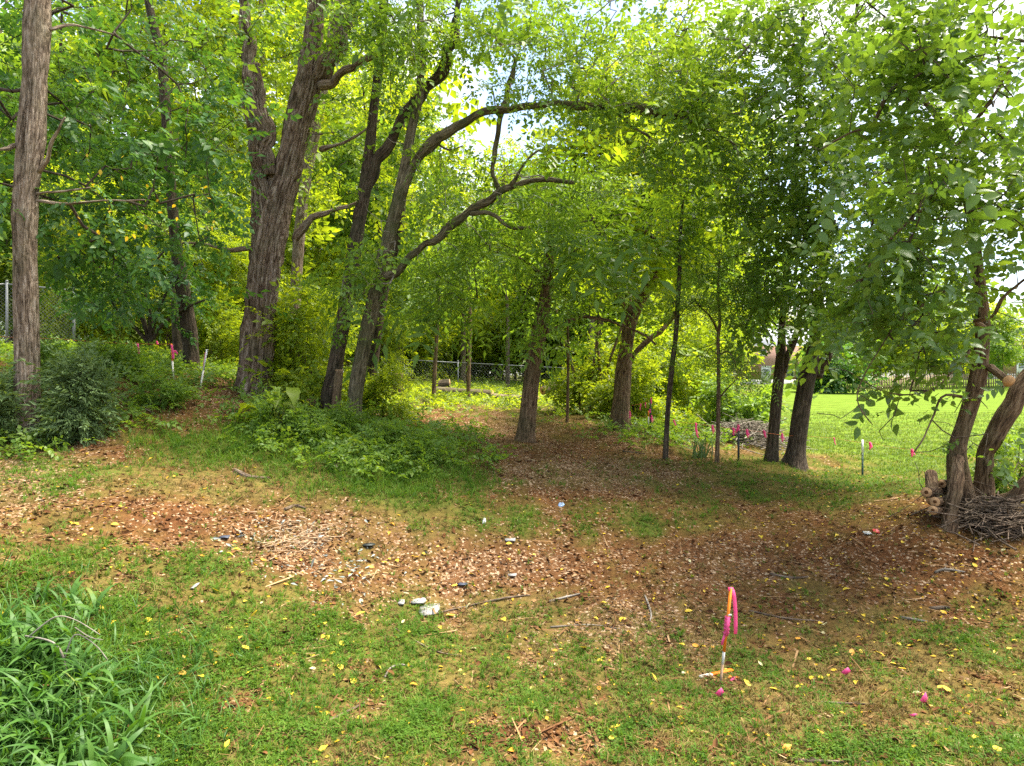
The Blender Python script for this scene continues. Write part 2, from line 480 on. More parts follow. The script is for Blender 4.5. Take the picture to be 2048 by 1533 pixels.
def lawn_w(x, y):
    n1 = 0.9 * wave_noise(x, y, 3.0, 21) + 0.4 * wave_noise(x, y, .8, 22)
    a = np.clip((y - 13.6 - n1 * .8 - .12 * (14 - x).clip(-3, 6)) / 1.6, 0, 1)
    b = np.clip((x - 0.345 * y - .4 + n1 * .5) / 1.2, 0, 1)
    w = a * b
    c = np.clip(1 - (((x - 1.2) / 7.0) ** 2 + ((y - 36) / 9.0) ** 2) + .15 * n1, 0, .5) * 2
    return np.clip(np.maximum(w, c), 0, 1)

def cover(x, y, z):
    px, py = proj(x, y, z)
    n = wave_noise(x, y, 1.1, 31) * .5 + wave_noise(x, y, .35, 32) * .4
    soil = np.clip(gauss_sum(SOIL, px, py) * 1.3 + .42 * n - .2, 0, 1)
    chip = np.clip(gauss_sum(CHIP, px, py) + .18 * n - .1, 0, 1)
    green = np.clip(gauss_sum(GREEN, px, py) + .15 * wave_noise(x, y, .8, 33) + .12, 0, 1)
    dry = np.clip(gauss_sum(DRY, px, py) + .2 * wave_noise(x, y, .9, 34), 0, 1)
    out = (px < -300) | (px > 2350) | (y < 3)
    soil = np.where(out, .25 + .2 * n, soil); green = np.where(out, .5, green)
    return soil, chip, green, dry

def build_ground():
    ys = np.concatenate([np.linspace(-40, 1.5, 16), np.arange(1.7, 3.4, .2), 3.4 * np.exp(np.arange(0, 1.62, .0115)), np.geomspace(17.4, 260, 90)])
    t = np.linspace(-1, 1, 301)
    xs = np.sinh(t * 4.6) / math.sinh(4.6) * 240
    xs = np.where(np.abs(t) < 2, xs, xs)
    X, Y = np.meshgrid(xs, ys)
    x, y = X.ravel(), Y.ravel()
    z = ground_z(x, y)
    V = np.stack([x, y, z], 1)
    ny, nx = X.shape
    i = np.arange(ny * nx).reshape(ny, nx)
    F = np.stack([i[:-1, :-1].ravel(), i[:-1, 1:].ravel(), i[1:, 1:].ravel(), i[1:, :-1].ravel()], 1)
    soil, chip, green, dry = cover(x, y, z)
    lw = lawn_w(x, y)
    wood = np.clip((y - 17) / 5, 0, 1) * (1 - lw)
    n = wave_noise(x, y, 2.0, 41) * .5
    c_soil = np.array([.16, .070, .030]); c_dry = np.array([.235, .165, .062]); c_green = np.array([.085, .115, .022]); c_chip = np.array([.25, .15, .08])
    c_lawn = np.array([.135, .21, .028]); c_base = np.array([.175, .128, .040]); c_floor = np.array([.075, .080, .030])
    c_soil, c_dry, c_green, c_chip, c_base = c_soil * .80, c_dry * .78, c_green * .85, c_chip * .75, c_base * .78
    c_lawn = c_lawn * .92
    mix = lambda a, b, w: a * (1 - w[:, None]) + b * w[:, None]
    col = np.tile(c_base, (len(x), 1)) * (1 + .2 * n[:, None])
    col = mix(col, c_dry, np.clip(dry, 0, .8)); col = mix(col, c_green, np.clip(green, 0, .85))
    col = mix(col, c_soil, np.clip(soil, 0, .95)); col = mix(col, c_chip, chip * .5)
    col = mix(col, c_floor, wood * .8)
    col = mix(col, c_lawn * 1.0, lw)
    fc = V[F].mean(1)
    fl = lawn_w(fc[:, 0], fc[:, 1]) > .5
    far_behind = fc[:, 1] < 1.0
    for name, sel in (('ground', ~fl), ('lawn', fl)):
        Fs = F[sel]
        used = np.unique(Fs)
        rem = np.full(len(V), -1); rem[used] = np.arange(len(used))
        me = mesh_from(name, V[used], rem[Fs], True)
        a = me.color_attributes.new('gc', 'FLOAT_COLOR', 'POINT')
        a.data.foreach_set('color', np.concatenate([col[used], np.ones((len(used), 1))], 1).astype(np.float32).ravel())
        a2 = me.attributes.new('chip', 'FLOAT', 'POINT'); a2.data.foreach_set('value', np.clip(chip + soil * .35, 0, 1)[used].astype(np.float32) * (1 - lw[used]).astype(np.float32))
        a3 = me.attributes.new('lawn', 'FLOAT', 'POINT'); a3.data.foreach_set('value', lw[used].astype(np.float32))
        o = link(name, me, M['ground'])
        tag(o, kind='structure')
        o['label'] = 'patchy woodland floor of thin grass, red soil and wood chips' if name == 'ground' else 'bright mown green lawn running up to the brick house'

def mat_ground():
    m, n, l, b = new_mat('ground')
    a = n.new('ShaderNodeVertexColor'); a.layer_name = 'gc'
    ch = n.new('ShaderNodeAttribute'); ch.attribute_name = 'chip'
    lw = n.new('ShaderNodeAttribute'); lw.attribute_name = 'lawn'
    tc = n.new('ShaderNodeTexCoord')
    n1 = n.new('ShaderNodeTexNoise'); n1.inputs['Scale'].default_value = 14; n1.inputs['Detail'].default_value = 9; n1.inputs['Roughness'].default_value = .7
    n2 = n.new('ShaderNodeTexNoise'); n2.inputs['Scale'].default_value = 1.7; n2.inputs['Detail'].default_value = 6
    n3 = n.new('ShaderNodeTexNoise'); n3.inputs['Scale'].default_value = 70; n3.inputs['Detail'].default_value = 4
    for q in (n1, n2, n3): l.new(tc.outputs['Object'], q.inputs['Vector'])
    r1 = ramp(n, [(.25, (.45, .42, .40)), (.5, (1, 1, 1)), (.75, (1.6, 1.5, 1.35))])
    l.new(n1.outputs['Fac'], r1.inputs['Fac'])
    r2 = ramp(n, [(.3, (.78, .74, .72)), (.7, (1.2, 1.22, 1.15))])
    l.new(n2.outputs['Fac'], r2.inputs['Fac'])
    mA = n.new('ShaderNodeMix'); mA.data_type = 'RGBA'; mA.blend_type = 'MULTIPLY'
    lf = n.new('ShaderNodeMath'); lf.operation = 'MULTIPLY_ADD'; lf.inputs[1].default_value = -.6; lf.inputs[2].default_value = 1.0
    l.new(lw.outputs['Fac'], lf.inputs[0]); l.new(lf.outputs[0], mA.inputs['Factor'])
    l.new(a.outputs['Color'], mA.inputs['A']); l.new(r1.outputs['Color'], mA.inputs['B'])
    mB = n.new('ShaderNodeMix'); mB.data_type = 'RGBA'; mB.blend_type = 'MULTIPLY'; mB.inputs['Factor'].default_value = .9
    l.new(mA.outputs['Result'], mB.inputs['A']); l.new(r2.outputs['Color'], mB.inputs['B'])
    vo = n.new('ShaderNodeTexVoronoi'); vo.inputs['Scale'].default_value = 42; vo.inputs['Randomness'].default_value = 1
    l.new(tc.outputs['Object'], vo.inputs['Vector'])
    sp = n.new('ShaderNodeSeparateColor'); l.new(vo.outputs['Color'], sp.inputs['Color'])
    th = n.new('ShaderNodeMath'); th.operation = 'LESS_THAN'
    sc_ = n.new('ShaderNodeMath'); sc_.operation = 'MULTIPLY'; sc_.inputs[1].default_value = .38
    l.new(ch.outputs['Fac'], sc_.inputs[0]); l.new(sp.outputs[0], th.inputs[0]); l.new(sc_.outputs[0], th.inputs[1])
    rc = ramp(n, [(0, (.12, .07, .04)), (.5, (.30, .19, .11)), (1, (.48, .36, .23))]); l.new(sp.outputs[1], rc.inputs['Fac'])
    mC = n.new('ShaderNodeMix'); mC.data_type = 'RGBA'
    l.new(th.outputs[0], mC.inputs['Factor']); l.new(mB.outputs['Result'], mC.inputs['A']); l.new(rc.outputs['Color'], mC.inputs['B'])
    # mowing bands in the lawn: the cut grass itself is lighter / darker in strips
    wv = n.new('ShaderNodeTexWave'); wv.inputs['Scale'].default_value = .22; wv.inputs['Distortion'].default_value = 2.2; wv.inputs['Detail'].default_value = 3; wv.bands_direction = 'Y'
    l.new(tc.outputs['Object'], wv.inputs['Vector'])
    rw = ramp(n, [(0, (.84, .90, .85)), (1, (1.14, 1.07, 1.1))]); l.new(wv.outputs['Fac'], rw.inputs['Fac'])
    mD = n.new('ShaderNodeMix'); mD.data_type = 'RGBA'; mD.blend_type = 'MULTIPLY'
    l.new(lw.outputs['Fac'], mD.inputs['Factor']); l.new(mC.outputs['Result'], mD.inputs['A']); l.new(rw.outputs['Color'], mD.inputs['B'])
    l.new(mD.outputs['Result'], b.inputs['Base Color'])
    b.inputs['Roughness'].default_value = 1.0; b.inputs['Specular IOR Level'].default_value = .02
    ad = n.new('ShaderNodeMath'); ad.operation = 'ADD'
    l.new(n1.outputs['Fac'], ad.inputs[0]); l.new(n3.outputs['Fac'], ad.inputs[1])
    bp = n.new('ShaderNodeBump'); bp.inputs['Strength'].default_value = .8; bp.inputs['Distance'].default_value = .03
    l.new(ad.outputs[0], bp.inputs['Height']); l.new(bp.outputs['Normal'], b.inputs['Normal'])
    return m
M['ground'] = mat_ground()
build_ground()

# ------------------------------------------------------------------ foliage templates (x along, y across, z up)
KITE = (np.array([(0, 0, 0), (.42, -.30, .07), (1, 0, -.10), (.42, .30, .07)]), np.array([(0, 1, 2), (0, 2, 3)]))
OVATE = (np.array([(0, 0, 0), (.2, -.24, .05), (.55, -.29, .06), (.85, -.13, -.02), (1.05, 0, -.14), (.85, .13, -.02), (.55, .29, .06), (.2, .24, .05), (.4, 0, 0), (.75, 0, -.05)]),
         np.array([(0, 1, 8), (1, 2, 8), (2, 9, 8), (2, 3, 9), (3, 4, 9), (4, 5, 9), (5, 6, 9), (6, 8, 9), (6, 7, 8), (7, 0, 8)]))
LONG = (np.array([(0, 0, 0), (.35, -.15, .05), (1, 0, -.12), (.35, .15, .05)]), KITE[1])

def frame(fwd, up):
    f = fwd / (np.linalg.norm(fwd, axis=-1, keepdims=True) + 1e-9)
    s = np.cross(up, f); s /= (np.linalg.norm(s, axis=-1, keepdims=True) + 1e-9)
    u = np.cross(f, s)
    return f, s, u

def place(tpl, pos, fwd, up, scale, idx=False):
    """instances of one template or several as one vertex / tri array"""
    tpls = tpl if isinstance(tpl, list) else [tpl]
    pick = rng.integers(0, len(tpls), len(pos))
    scale = np.broadcast_to(np.asarray(scale, float), (len(pos),))
    f, s, u = frame(fwd, up)
    VV, FF, II, b = [], [], [], 0
    for k, (T, Fc) in enumerate(tpls):
        q = pick == k
        if not q.any(): continue
        v = pos[q][:, None] + scale[q][:, None, None] * (T[None, :, 0:1] * f[q][:, None] + T[None, :, 1:2] * s[q][:, None] + T[None, :, 2:3] * u[q][:, None])
        m = v.shape[0]
        ff = Fc[None] + (np.arange(m) * len(T))[:, None, None] + b
        VV.append(v.reshape(-1, 3)); FF.append(ff.reshape(-1, Fc.shape[1])); b += m * len(T)
        if idx: II.append(np.repeat(np.nonzero(q)[0], len(T)))
    if idx: return np.concatenate(VV), np.concatenate(FF), np.concatenate(II)
    return np.concatenate(VV), np.concatenate(FF)

def set_cl(me, arr):
    a = me.attributes.new('cl', 'FLOAT', 'POINT')
    a.data.foreach_set('value', np.broadcast_to(np.asarray(arr, dtype=np.float32), (len(me.vertices),)).copy())
    return me

def rand_dirs(n, zscale=1.0):
    v = rng.normal(size=(n, 3)); v[:, 2] *= zscale
    return v / np.linalg.norm(v, axis=1, keepdims=True)

def make_sprig(nl, ll, leaf=KITE, ang=55, droop=.25, tilt=.35):
    V, F, b = [], [], 0
    for i in range(nl):
        t = .1 + .9 * i / (nl - 1)
        sd = 1 if i % 2 else -1
        a = R(ang + rng.uniform(-18, 18)) * sd * (1 if i < nl - 1 else .1)
        f = np.array([[math.cos(a), math.sin(a), rng.normal(0, .25) - .2]])
        up = np.array([[rng.normal(0, tilt), rng.normal(0, tilt), 1]])
        p = np.array([[t, rng.normal(0, .03), -droop * t * t + rng.normal(0, .04)]])
        v, ff = place(leaf, p, f, up, ll * rng.uniform(.75, 1.25))
        V.append(v); F.append(ff + b); b += len(v)
    return np.concatenate(V), np.concatenate(F)

def make_pinnate(nleaf, pairs, ll=.16):
    V, F, b = [], [], 0
    for i in range(nleaf):
        t = .1 + .75 * i / max(1, nleaf - 1)
        sd = 1 if i % 2 else -1
        a = R(48 + rng.uniform(-15, 15)) * sd * (1 if i < nleaf - 1 else .1)
        ax = np.array([math.cos(a), math.sin(a), rng.normal(-.15, .2)])
        up = np.array([rng.normal(0, .3), rng.normal(0, .3), 1.0])
        f, s, u = frame(ax[None], up[None]); f, s, u = f[0], s[0], u[0]
        o = np.array([t, 0, -.2 * t * t])
        ps, fs, us = [], [], []
        for k in range(pairs):
            q = .12 + .5 * k / pairs
            for sg in (-1, 1):
                ps.append(o + f * q - u * .25 * q * q); fs.append(f * .45 + s * sg * .9 - u * .15 + rng.normal(0, .08, 3)); us.append(u + rng.normal(0, .2, 3))
        ps.append(o + f * .6 - u * .1); fs.append(f - .2 * u); us.append(u)
        v, ff = place(LONG, np.array(ps), np.array(fs), np.array(us), ll)
        V.append(v); F.append(ff + b); b += len(v)
    return np.concatenate(V), np.concatenate(F)

SPRIG = [make_sprig(11, .26) for _ in range(5)]
SPRIG_OV = [make_sprig(9, .30, OVATE) for _ in range(4)]
SPRIG_FINE = [make_sprig(14, .19, KITE, droop=.35) for _ in range(5)]
PINN = [make_pinnate(5, 4) for _ in range(4)]
PINN_BIG = [make_pinnate(4, 3, .24) for _ in range(5)]
CEDAR = [make_sprig(16, .20, LONG, 35, .1, .8) for _ in range(4)]

def seg_tubes(p0, p1, r0, r1, sides):
    d = p1 - p0
    ref = np.where(np.abs(d[:, 2:3]) > .9 * np.linalg.norm(d, axis=1, keepdims=True), np.array([[1.0, 0, 0]]), np.array([[0, 0, 1.0]]))
    f, s, u = frame(d, ref)
    th = np.arange(sides) * 2 * math.pi / sides
    ring = np.cos(th)[None, :, None] * s[:, None] + np.sin(th)[None, :, None] * u[:, None]
    a = p0[:, None] + ring * r0[:, None, None]; c = p1[:, None] + ring * r1[:, None, None]
    V = np.concatenate([a, c], 1).reshape(-1, 3)
    k = np.arange(sides); q = np.stack([k, (k + 1) % sides, (k + 1) % sides + sides, k + sides], 1)
    F = (q[None] + (np.arange(len(p0)) * 2 * sides)[:, None, None]).reshape(-1, 4)
    return V, F

def grow(skel, targets, step=.3, sag=.06):
    """connect targets to the skeleton by the nearest already grown twig; returns segments with pipe-model radii"""
    pos = [np.array(p) for p in skel]
    par = [-1] * len(pos)
    n0 = len(pos)
    A = np.array(pos)
    d0 = np.array([((A - t) ** 2).sum(1).min() for t in targets])
    buf = np.zeros((n0 + len(targets) * 14 + 50, 3)); buf[:n0] = A; cnt = n0
    tips = []
    for ti in np.argsort(d0):
        t = targets[ti]
        dd = ((buf[:cnt] - t) ** 2).sum(1)
        i = int(dd.argmin()); dist = math.sqrt(dd[i])
        m = max(1, min(12, int(dist / step)))
        a = buf[i].copy(); last = i
        bend = rng.normal(0, .12 * dist, 3); bend[2] += sag * dist
        for k in range(1, m + 1):
            s = k / m
            q = a * (1 - s) + t * s + bend * math.sin(math.pi * s) + (rng.normal(0, .03 * min(1, dist), 3) if k < m else 0)
            if cnt >= len(buf): break
            buf[cnt] = q; par.append(last); last = cnt; cnt += 1
        tips.append(last)
    n = cnt
    w = np.zeros(n)
    for t in tips: w[t] += 1
    for i in range(n - 1, n0 - 1, -1):
        if par[i] >= 0: w[par[i]] += w[i]
    idx = np.arange(n0, n); pa = np.array(par[n0:], int) if n > n0 else np.zeros(0, int)
    return buf[:n], idx, pa, w

AVOID = [(-15, 150, -60, 900, 10.5, .93), (440, 665, 110, 800, 13.9, .93), (440, 665, -40, 110, 13.9, .45), (690, 760, 200, 480, 13.2, .9), (300, 410, 150, 750, 14.3, .6), (1885, 2030, 470, 1000, 8.95, .85)]
def targets_in(blobs):
    out = []
    for (px, py, rx, ry, d, dd, n) in blobs:
        k = 0
        while k < n:
            v = rng.uniform(-1, 1, 3)
            if (v ** 2).sum() > 1: continue
            dep = d + v[2] * dd
            p = P(px + v[0] * rx, py + v[1] * ry, dep)
            if p.z < gz(p.x, p.y) + .25: k += 1; continue
            ax, ay = px + v[0] * rx, py + v[1] * ry
            if any(x0 < ax < x1 and y0 < ay < y1 and dep < dm and random.random() < pr for x0, x1, y0, y1, dm, pr in AVOID): k += 1; continue
            out.append(p[:]); k += 1
    return np.array(out)

def crown_parts(root, skel, targets, tpl, leafmat, sprig_len, per, spread, tipr=.004, maxr=.07, twigmat='twig', flat=.55, extra_up=.0, sag=.06, name_leaf='crown'):
    base = np.array(world_loc(root))
    pos, idx, pa, w = grow(skel, targets, sag=sag)
    rad = np.minimum(tipr * np.maximum(w, 1) ** .45, maxr)
    if len(idx):
        r0 = np.minimum(rad[pa], rad[idx] * 1.5 + .002)
        big = rad[idx] > .012
        V1, F1 = seg_tubes(pos[pa][big], pos[idx][big], r0[big], rad[idx][big], 6) if big.any() else (np.zeros((0, 3)), np.zeros((0, 4), int))
        V2, F2 = seg_tubes(pos[pa][~big], pos[idx][~big], r0[~big], rad[idx][~big], 3) if (~big).any() else (np.zeros((0, 3)), np.zeros((0, 4), int))
        V = np.concatenate([V1, V2]); F = np.concatenate([F1, F2 + len(V1)])
        me = mesh_from('twigs', V - base, F.astype(int), True)
        a = me.attributes.new('bk', 'FLOAT_VECTOR', 'POINT'); a.data.foreach_set('vector', V.astype(np.float32).ravel())
        tag(link('twigs', me, M[twigmat], root), kind='stuff')
    # sprigs at targets, pointing away from where the twig comes from
    m = len(targets) * per
    tp = np.repeat(targets, per, 0)
    cen = np.array(skel).mean(0)
    outd = tp - cen; outd[:, 2] *= .3; outd /= np.linalg.norm(outd, axis=1, keepdims=True) + 1e-6
    p = tp + rng.normal(size=(m, 3)) * np.array([spread, spread, spread * .75])
    td = rand_dirs(len(targets), .45)
    tdir = np.repeat(td, per, 0)
    f = rand_dirs(m, .5) * .65 + outd * .45 + tdir * .75; f[:, 2] -= .15
    up = np.array([0, 0, 1.0]) + np.repeat(rng.normal(size=(len(targets), 3)) * flat * .8, per, 0) + rng.normal(size=(m, 3)) * flat * .6
    tsc = np.repeat(rng.lognormal(0, .28, len(targets)), per)
    V, F, I = place(tpl, p, f, up, sprig_len * tsc * rng.uniform(.7, 1.3, m), True)
    me = mesh_from(name_leaf, V - base, F)
    set_cl(me, np.repeat(rng.random(len(targets)), per)[I])
    o = link(name_leaf, me, M[leafmat], root)
    tag(o, kind='stuff')
    return o

def limb(mb, pts, step=.12, sides=10, ridge=0., flare=0., lump=.0, seed=0, kink=0.):
    q, r = catmull(pts, step)
    if kink:
        rr = np.random.default_rng(seed + 7)
        nz = rr.normal(size=(len(q) + 8, 3)); nz = (nz[:-4] + 2 * nz[1:-3] + 3 * nz[2:-2] + 2 * nz[3:-1] + nz[4:]) / 4.4
        for i in range(1, len(q) - 1):
            q[i] = q[i] + Vector(nz[i]) * kink * r[i] * min(1, i / 3, (len(q) - 1 - i) / 3)
            r[i] *= 1 + .14 * float(nz[i + 1][0])
    mb.tube(q, r, sides, ridge, seed, flare, True, lump)
    return q

def px_limb(L, d0, d1=None):
    """[(px, py, width_px)] with depth running d0 -> d1"""
    d1 = d0 if d1 is None else d1
    n = len(L)
    out = []
    for i, (x, y, w) in enumerate(L):
        d = d0 + (d1 - d0) * i / max(1, n - 1)
        out.append((P(x, y, d), w * d / FPX / 2 * .92 / math.sqrt(1 + ((x - 1024) / FPX) ** 2)))
    return out

def tree(name, label, stems, bark, blobs=None, leafmat='leaf_mid', tpl=None, sprig=.42, per=4, spread=.22, branches=(), trunk_sides=26, ridge=.05, flare=.45, twigmat='twig', tipr=.004, flat=.55, sink=.15, group=None, skel_from=.35, bare=0):
    """stems: list of px_limb outputs, first is the main one starting at the ground"""
    b = stems[0][0][0]
    b = Vector((b.x, b.y, gz(b.x, b.y)))
    root = empty(name, b, label, 'tree', group)
    st = [list(s) for s in stems]
    p0, r0 = st[0][0]
    st[0][0] = (Vector((p0.x, p0.y, b.z - sink)), r0)
    mb = MB(); skel = []
    for i, s in enumerate(st):
        q = limb(mb, s, .10, trunk_sides if i == 0 else max(10, trunk_sides - 8), ridge, flare if i == 0 else 0, .05, sum(map(ord, label)) % 999 + i, 0 if i == 0 else .28)
        skel += [v for v in q[int(len(q) * (skel_from if i == 0 else .1)):]]
    mb.build('trunk', M[bark], root, True)
    for i, s in enumerate(branches):
        m2 = MB()
        q = limb(m2, s, .10, 10, ridge * .5, 0, .10, i + 50, .45)
        skel += q[2:]
        m2.build('branch', M[bark], root, True)
    if bare:
        sp = np.array([v[:] for v in skel])
        tt = sp[rng.integers(0, len(sp), bare)] + rand_dirs(bare, .7) * rng.uniform(.25, .8, (bare, 1))
        pos, idx, pa, w = grow(skel, tt, .14, 0.)
        rad = np.minimum(.0045 * np.maximum(w, 1) ** .5, .02)
        V, F = seg_tubes(pos[pa], pos[idx], np.minimum(rad[pa], rad[idx] * 1.4), rad[idx], 4)
        me = mesh_from('bare_twigs', V - np.array(b), F, True)
        at = me.attributes.new('bk', 'FLOAT_VECTOR', 'POINT'); at.data.foreach_set('vector', V.astype(np.float32).ravel())
        tag(link('bare_twigs', me, M[twigmat], root), kind='stuff')
    if blobs:
        crown_parts(root, skel, targets_in(blobs), tpl or SPRIG, leafmat, sprig, per, spread, tipr, twigmat=twigmat, flat=flat)
    return root, skel

# ------------------------------------------------------------------ the large trees that can be told apart
pl = px_limb
t1, _ = tree('broad_tree', 'pale ridged trunk at the left edge above the cedar bush', [
    pl([(54, 885, 72), (54, 800, 60), (54, 700, 57), (52, 600, 58), (50, 500, 56), (51, 400, 57), (62, 280, 64), (70, 150, 60), (76, 0, 60), (80, -160, 56), (90, -420, 44)], 10)],
    'bark_pale', [
    (250, 430, 230, 100, 11.0, 1.2, 64), (330, 290, 190, 130, 11.4, 1.4, 62), (120, 280, 160, 150, 11.4, 1.0, 56), (0, 120, 70, 170, 10.6, .8, 28), (380, 160, 90, 120, 11.6, 1.0, 34),
    (180, 60, 170, 90, 11.4, 1.2, 30), (0, 400, 50, 140, 10.2, .8, 22), (390, 400, 90, 110, 11.4, 1, 30), (250, 540, 220, 50, 12, .8, 36), (180, 500, 90, 60, 11.4, .6, 18), (-120, 250, 120, 250, 10, 1.5, 30), (150, -200, 400, 120, 11, 2, 40)],
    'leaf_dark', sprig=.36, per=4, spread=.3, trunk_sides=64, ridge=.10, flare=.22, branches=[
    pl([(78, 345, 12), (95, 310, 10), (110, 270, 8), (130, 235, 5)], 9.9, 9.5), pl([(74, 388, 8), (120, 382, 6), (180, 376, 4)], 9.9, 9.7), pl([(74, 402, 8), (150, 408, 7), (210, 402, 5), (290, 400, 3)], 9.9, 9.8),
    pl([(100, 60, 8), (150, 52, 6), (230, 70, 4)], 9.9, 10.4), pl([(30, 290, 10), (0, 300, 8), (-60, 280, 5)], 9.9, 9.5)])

tree('broad_tree', 'thin dark trunk leaning back between the two survey stakes', [
    pl([(386, 750, 38), (378, 660, 34), (366, 580, 34), (352, 490, 27), (344, 400, 24), (336, 300, 22), (330, 200, 24), (322, 110, 22), (300, 20, 20), (285, -100, 16), (270, -260, 10)], 14.5)],
    'bark_dark', [(340, 80, 150, 110, 14.5, 1.5, 26), (300, -120, 300, 120, 14, 2, 40), (430, 300, 90, 110, 14.5, 1, 22)], 'leaf_mid', sprig=.34, per=4, tipr=.005)

tree('broad_tree', 'dark shadowed trunk just behind the thin leaning trunk on the bank', [
    pl([(357, 725, 22), (354, 640, 24), (350, 560, 24), (352, 480, 20), (340, 380, 16), (352, 260, 12)], 17)],
    'bark_dark', [(360, 420, 90, 90, 17, 1.2, 24)], 'leaf_mid', sprig=.4, tipr=.005, trunk_sides=14)

tree('broad_tree', 'massive shaggy grey trunk that forks into tall stems on the bank crest', [
    pl([(508, 790, 84), (512, 730, 72), (518, 660, 70), (525, 580, 72), (535, 500, 74), (547, 430, 70), (570, 360, 58), (590, 280, 60), (608, 200, 62), (618, 150, 52), (626, 80, 40), (634, 0, 40), (645, -120, 36), (650, -300, 26)], 13.5),
    pl([(526, 480, 44), (522, 400, 42), (520, 330, 40), (514, 250, 38), (503, 160, 32), (495, 80, 28), (490, 0, 26), (480, -150, 22), (470, -300, 14)], 13.4, 13.2),
    pl([(628, 170, 40), (650, 130, 38), (668, 90, 38), (682, 45, 36), (690, 0, 36), (690, -100, 32), (720, -260, 20)], 13.5, 13.3),
    pl([(540, 350, 26), (534, 290, 24), (524, 220, 18), (518, 165, 14), (516, 128, 12)], 13.3, 13.2)],
    'bark_grey', [(600, 20, 160, 90, 12.4, .9, 26), (720, 90, 110, 110, 12.4, 1.0, 26), (640, 60, 170, 120, 14.4, 1, 34), (560, -120, 300, 110, 13.5, 2.5, 50), (440, 60, 90, 120, 13, 1.5, 20), (680, 250, 80, 120, 14, 1, 20), (440, 250, 60, 90, 13.6, .8, 12), (720, -100, 150, 120, 13, 2, 24)],
    'leaf_mid', SPRIG_FINE, sprig=.42, per=4, trunk_sides=84, ridge=.17, flare=.3, bare=50, branches=[
    pl([(640, 172, 24), (690, 142, 18), (735, 118, 15), (780, 95, 12), (812, 62, 7)], 13.4, 12.6),
    pl([(512, 496, 14), (460, 498, 11), (415, 488, 9), (365, 486, 5)], 13.4, 13.0), pl([(590, 480, 16), (608, 445, 14), (650, 430, 12), (715, 405, 8)], 13.5, 13.4),
    pl([(500, 262, 9), (488, 225, 8), (482, 190, 6)], 13.3, 13.1), pl([(640, 300, 10), (700, 280, 7), (760, 240, 4)], 13.5, 13)])

tree('broad_tree', 'grey leaning trunk partly hidden behind the massive forked trunk', [
    pl([(585, 740, 26), (590, 620, 26), (598, 480, 26), (612, 360, 24), (636, 240, 22), (655, 130, 20), (668, 20, 18), (680, -150, 12)], 18)],
    'bark_grey', [(640, 120, 130, 160, 18, 2, 40), (620, 350, 80, 90, 18, 1.5, 20)], 'leaf_bright', SPRIG_FINE, sprig=.5, tipr=.006, trunk_sides=16)

tree('broad_tree', 'cluster trunk with dark diagonal stem, left of the arching limb', [
    pl([(650, 838, 42), (664, 770, 38), (676, 700, 34), (690, 620, 32), (702, 550, 33), (712, 480, 33), (726, 400, 28), (738, 310, 25), (748, 215, 21), (760, 110, 20), (768, 0, 20), (775, -140, 14)], 13),
    pl([(716, 440, 28), (738, 360, 27), (764, 305, 26), (795, 260, 25), (822, 216, 25), (856, 172, 24), (884, 140, 24), (894, 100, 20), (904, 60, 18), (920, 5, 16), (940, -120, 12)], 13, 12.6)],
    'bark_dark', [(790, 80, 110, 120, 12.6, 1.5, 34), (930, 40, 100, 60, 12.6, 1.2, 40), (860, 300, 60, 80, 13.4, .6, 10), (700, 300, 60, 120, 12.4, .6, 10), (860, -110, 220, 110, 12.6, 2, 40), (700, 500, 60, 60, 12.6, .7, 10)],
    'leaf_mid', SPRIG_FINE, sprig=.40, trunk_sides=22)

